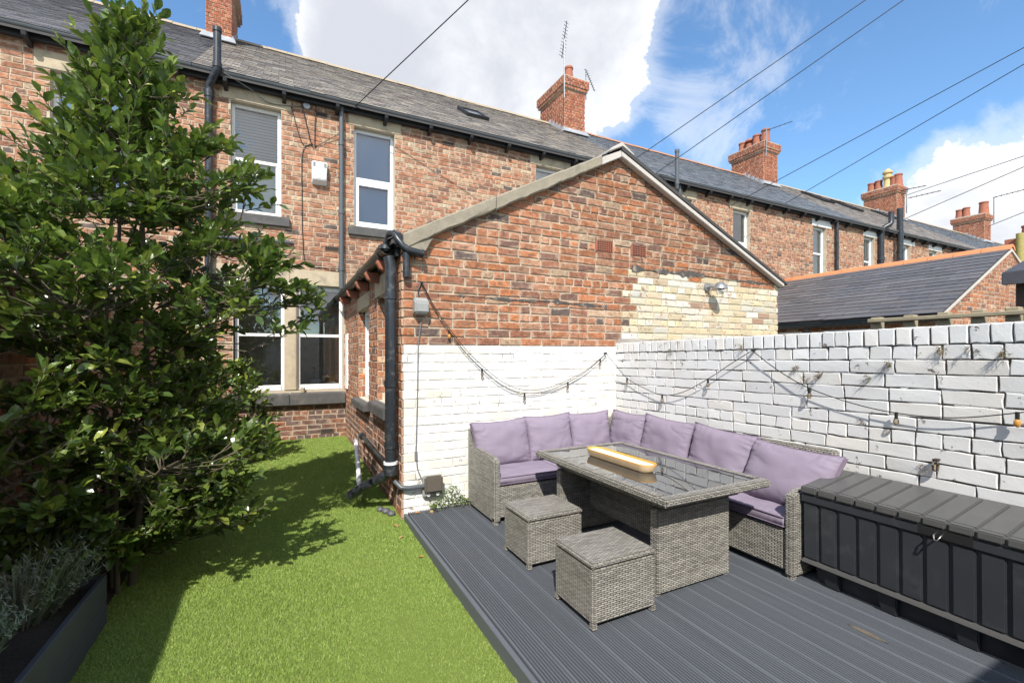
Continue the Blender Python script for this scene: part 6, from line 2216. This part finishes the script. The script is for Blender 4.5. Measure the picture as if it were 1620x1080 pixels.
LAVC = [(0.15, 0.19, 0.11), (0.19, 0.22, 0.15), (0.13, 0.17, 0.075), (0.21, 0.21, 0.155)]
tuft('lavender_plant', 'bushy grey-green lavender at the far end of the planter', 'lavender', (-1.18, 3.15, 0.25), 430, 0.36, 0.36, LAVC, None, 3, 'lavender in the planter')
tuft('lavender_plant', 'silvery lavender nearer the middle of the planter', 'lavender', (-1.20, 2.62, 0.25), 320, 0.28, 0.27, [(0.18, 0.23, 0.15), (0.15, 0.20, 0.12), (0.21, 0.25, 0.17)], None, 4, 'lavender in the planter')
tuft('lavender_plant', 'sparse lavender clump at the near end of the planter', 'lavender', (-1.24, 2.1, 0.25), 120, 0.28, 0.25, LAVC, (0.13, 0.08, 0.19), 6, 'lavender in the planter')

# weeds: patch by the socket, dry tufts in the joints of the white wall
rg = random.Random(31)
iv = empty('creeping_weed', (1.44, 4.22, 0.11))
tag(iv, 'low bright green creeping weed between the socket and the sofa', 'weed')
pc = Pieces(KM)
for k in range(330):
    t = rg.random()
    x = rg.uniform(-0.17, 0.22)
    h = 0.02 + 0.20 * rg.random() * math.exp(-((x - 0.02) / 0.14) ** 2)
    p = Vector((x, rg.uniform(-0.07, 0.05), h))
    put_leaf(pc, p, Vector((rg.uniform(-1, 1), rg.uniform(-1.2, 0.2), rg.uniform(-0.1, 0.9))), rg.uniform(0.018, 0.034), rg, pal([(3, (0.17, 0.25, 0.05)), (2, (0.24, 0.30, 0.09)), (1, (0.10, 0.16, 0.04))]))
pc.emit('leaf', iv, 'foliage', nmax=0)
st = MB()
for k in range(14):
    x = rg.uniform(-0.15, 0.2)
    st.tube([(x * 0.5, 0, 0), (x * 0.8, -0.02, 0.05), (x, 0.0, 0.10 * math.exp(-(x / 0.14) ** 2) + 0.03)], 0.002, 4)
st.build('stems', MT['stemgreen'], iv)
for k, (y, z) in enumerate(((2.17, 1.50), (1.98, 1.44), (2.10, 1.40), (1.66, 1.43), (1.55, 1.53), (1.28, 1.635), (1.16, 1.635), (1.02, 1.61), (2.62, 1.66), (3.45, 1.64), (1.40, 0.90))):
    t = tuft('dry_weed', 'small dry weed tuft growing from a joint of the white wall', 'weed', (XW - 0.006, y, z + 0.0140 * (4.3 - y) * 0), rg.randrange(7, 12), 0.042, 0.04, [(0.17, 0.10, 0.06), (0.12, 0.09, 0.05), (0.14, 0.14, 0.05)], None, 40 + k, 'dry weeds in the wall joints', w=0.0015)
    t.rotation_euler = (RAD(rg.uniform(-40, 40)), RAD(-95 + rg.uniform(-30, 20)), 0)
for k, (x, y, r) in enumerate(((0.90, 4.52, 0.042), (0.94, 4.44, 0.040), (0.86, 4.60, 0.036))):
    bm = bmesh.new()
    bmesh.ops.create_icosphere(bm, subdivisions=2, radius=r)
    for v in bm.verts:
        v.co *= 1 + 0.18 * mnoise.noise(v.co * 14 + Vector((k, 0, 0)))
        v.co.z *= 0.75
    me = bpy.data.meshes.new('pebble')
    bm.to_mesh(me)
    bm.free()
    me.shade_smooth()
    me.materials.append(MT['pebble'])
    o = bpy.data.objects.new('pebble', me)
    o.location = (x, y, lawn_z(x, y) + r * 0.55)
    link(o)
    tag(o, 'smooth dark pebble in the gully by the downpipe shoe', 'pebble', 'pebbles at the gully')

MT['deadleaf'] = attr_mat('fallen_leaf', 0.8, 0.2, 30.0, src='obj')
KM['dead'] = ('deadleaf', 'deadleaf')
rg = random.Random(77)
for k, (x, y, z) in enumerate(((1.16, 4.20, 0.114), (1.21, 4.17, 0.114), (1.26, 4.22, 0.116), (1.33, 4.16, 0.114), (1.10, 4.21, 0.113), (0.93, 3.9, 0.045), (0.97, 3.45, 0.035), (0.90, 4.18, 0.05))):
    vs_, fs_ = VAR['leaf'][k % 6][:2]
    me = bpy.data.meshes.new('fallen_leaf')
    me.from_pydata([tuple(v * 0.06) for v in vs_], [], fs_)
    me.materials.append(MT['deadleaf'])
    o = bpy.data.objects.new('fallen_leaf', me)
    o.location = (x, y, z)
    o.rotation_euler = (rg.uniform(-0.3, 0.3), rg.uniform(-0.3, 0.3), rg.uniform(0, 6.2))
    o.color = rg.choice([(0.42, 0.20, 0.06, 1), (0.36, 0.24, 0.10, 1), (0.30, 0.17, 0.07, 1)])
    link(o)
    tag(o, 'curled orange-brown fallen leaf by the foot of the white gable', 'leaf', 'fallen leaves by the gable')

# ------------------------------------------------------------------ artificial grass blades
gr = np.random.default_rng(4)


def blades(n, x0, x1, y0, y1, h0, h1, w):
    x = gr.uniform(x0, x1, n)
    y = gr.uniform(y0, y1, n)
    t = np.clip((y - 3.0) / 5.5, 0, 1)
    z = 0.004 + 0.15 * t
    a = gr.uniform(0, 2 * np.pi, n)
    h = gr.uniform(h0, h1, n)
    ln = gr.uniform(0.3, 1.1, n) * h
    b = gr.uniform(0, 2 * np.pi, n)
    dx, dy = np.cos(a) * w / 2, np.sin(a) * w / 2
    tip = np.stack([x + np.cos(b) * ln, y + np.sin(b) * ln, z + h], 1)
    v0 = np.stack([x - dx, y - dy, z], 1)
    v1 = np.stack([x + dx, y + dy, z], 1)
    V = np.stack([v0, v1, tip], 1).reshape(-1, 3)
    cols = np.array([(0.312, 0.425, 0.094), (0.265, 0.380, 0.080), (0.370, 0.475, 0.122), (0.208, 0.310, 0.062), (0.41, 0.44, 0.18)])
    c = cols[gr.choice(5, n, p=[0.33, 0.27, 0.2, 0.15, 0.05])] * gr.uniform(0.8, 1.2, (n, 1))
    return V, c


parts = [blades(190000, -0.98, 1.025, 1.5, 3.6, 0.008, 0.018, 0.0035), blades(110000, -0.98, 1.025, 3.6, 5.8, 0.009, 0.019, 0.0045), blades(60000, -0.98, 0.99, 5.8, 8.5, 0.010, 0.020, 0.006), blades(14000, -0.98, 1.02, -0.9, 1.5, 0.012, 0.028, 0.006)]
V = np.concatenate([p[0] for p in parts]).astype(np.float32)
Cc = np.concatenate([p[1] for p in parts]).astype(np.float32)
nt = len(V) // 3
me = bpy.data.meshes.new('artificial_grass')
me.vertices.add(len(V))
me.vertices.foreach_set('co', V.ravel())
me.loops.add(nt * 3)
me.loops.foreach_set('vertex_index', np.arange(nt * 3, dtype=np.int32))
me.polygons.add(nt)
me.polygons.foreach_set('loop_start', np.arange(0, nt * 3, 3, dtype=np.int32))
me.update()
at = me.attributes.new('bcol', 'FLOAT_COLOR', 'FACE')
arr = np.ones((nt, 4), np.float32)
arr[:, :3] = Cc
at.data.foreach_set('color', arr.ravel())
mg, gt, gout = new_mat('plastic_grass')
gc = nd(gt, 'ShaderNodeAttribute', attribute_name='bcol').outputs['Color']
gn = noi(gt, wpos(gt), 1.6, 4.0, 0.6)
gc2 = mixc(gt, mth(gt, 'MULTIPLY', sstep(gt, gn, 0.45, 0.7), 0.25), gc, c4((0.34, 0.39, 0.12)))
gb = nd(gt, 'ShaderNodeBsdfPrincipled', {'Base Color': gc2, 'Roughness': 0.55})
gb.inputs['Specular IOR Level'].default_value = 0.3
gl = nd(gt, 'ShaderNodeBsdfTranslucent', {0: gc2})
gx = nd(gt, 'ShaderNodeMixShader', {0: 0.25, 1: gb.outputs[0], 2: gl.outputs[0]})
gt.links.new(gx.outputs[0], gout.inputs[0])
me.materials.append(mg)
o = bpy.data.objects.new('artificial_grass', me)
link(o)
tag(o, 'short bright green artificial grass', 'grass', kind='stuff')
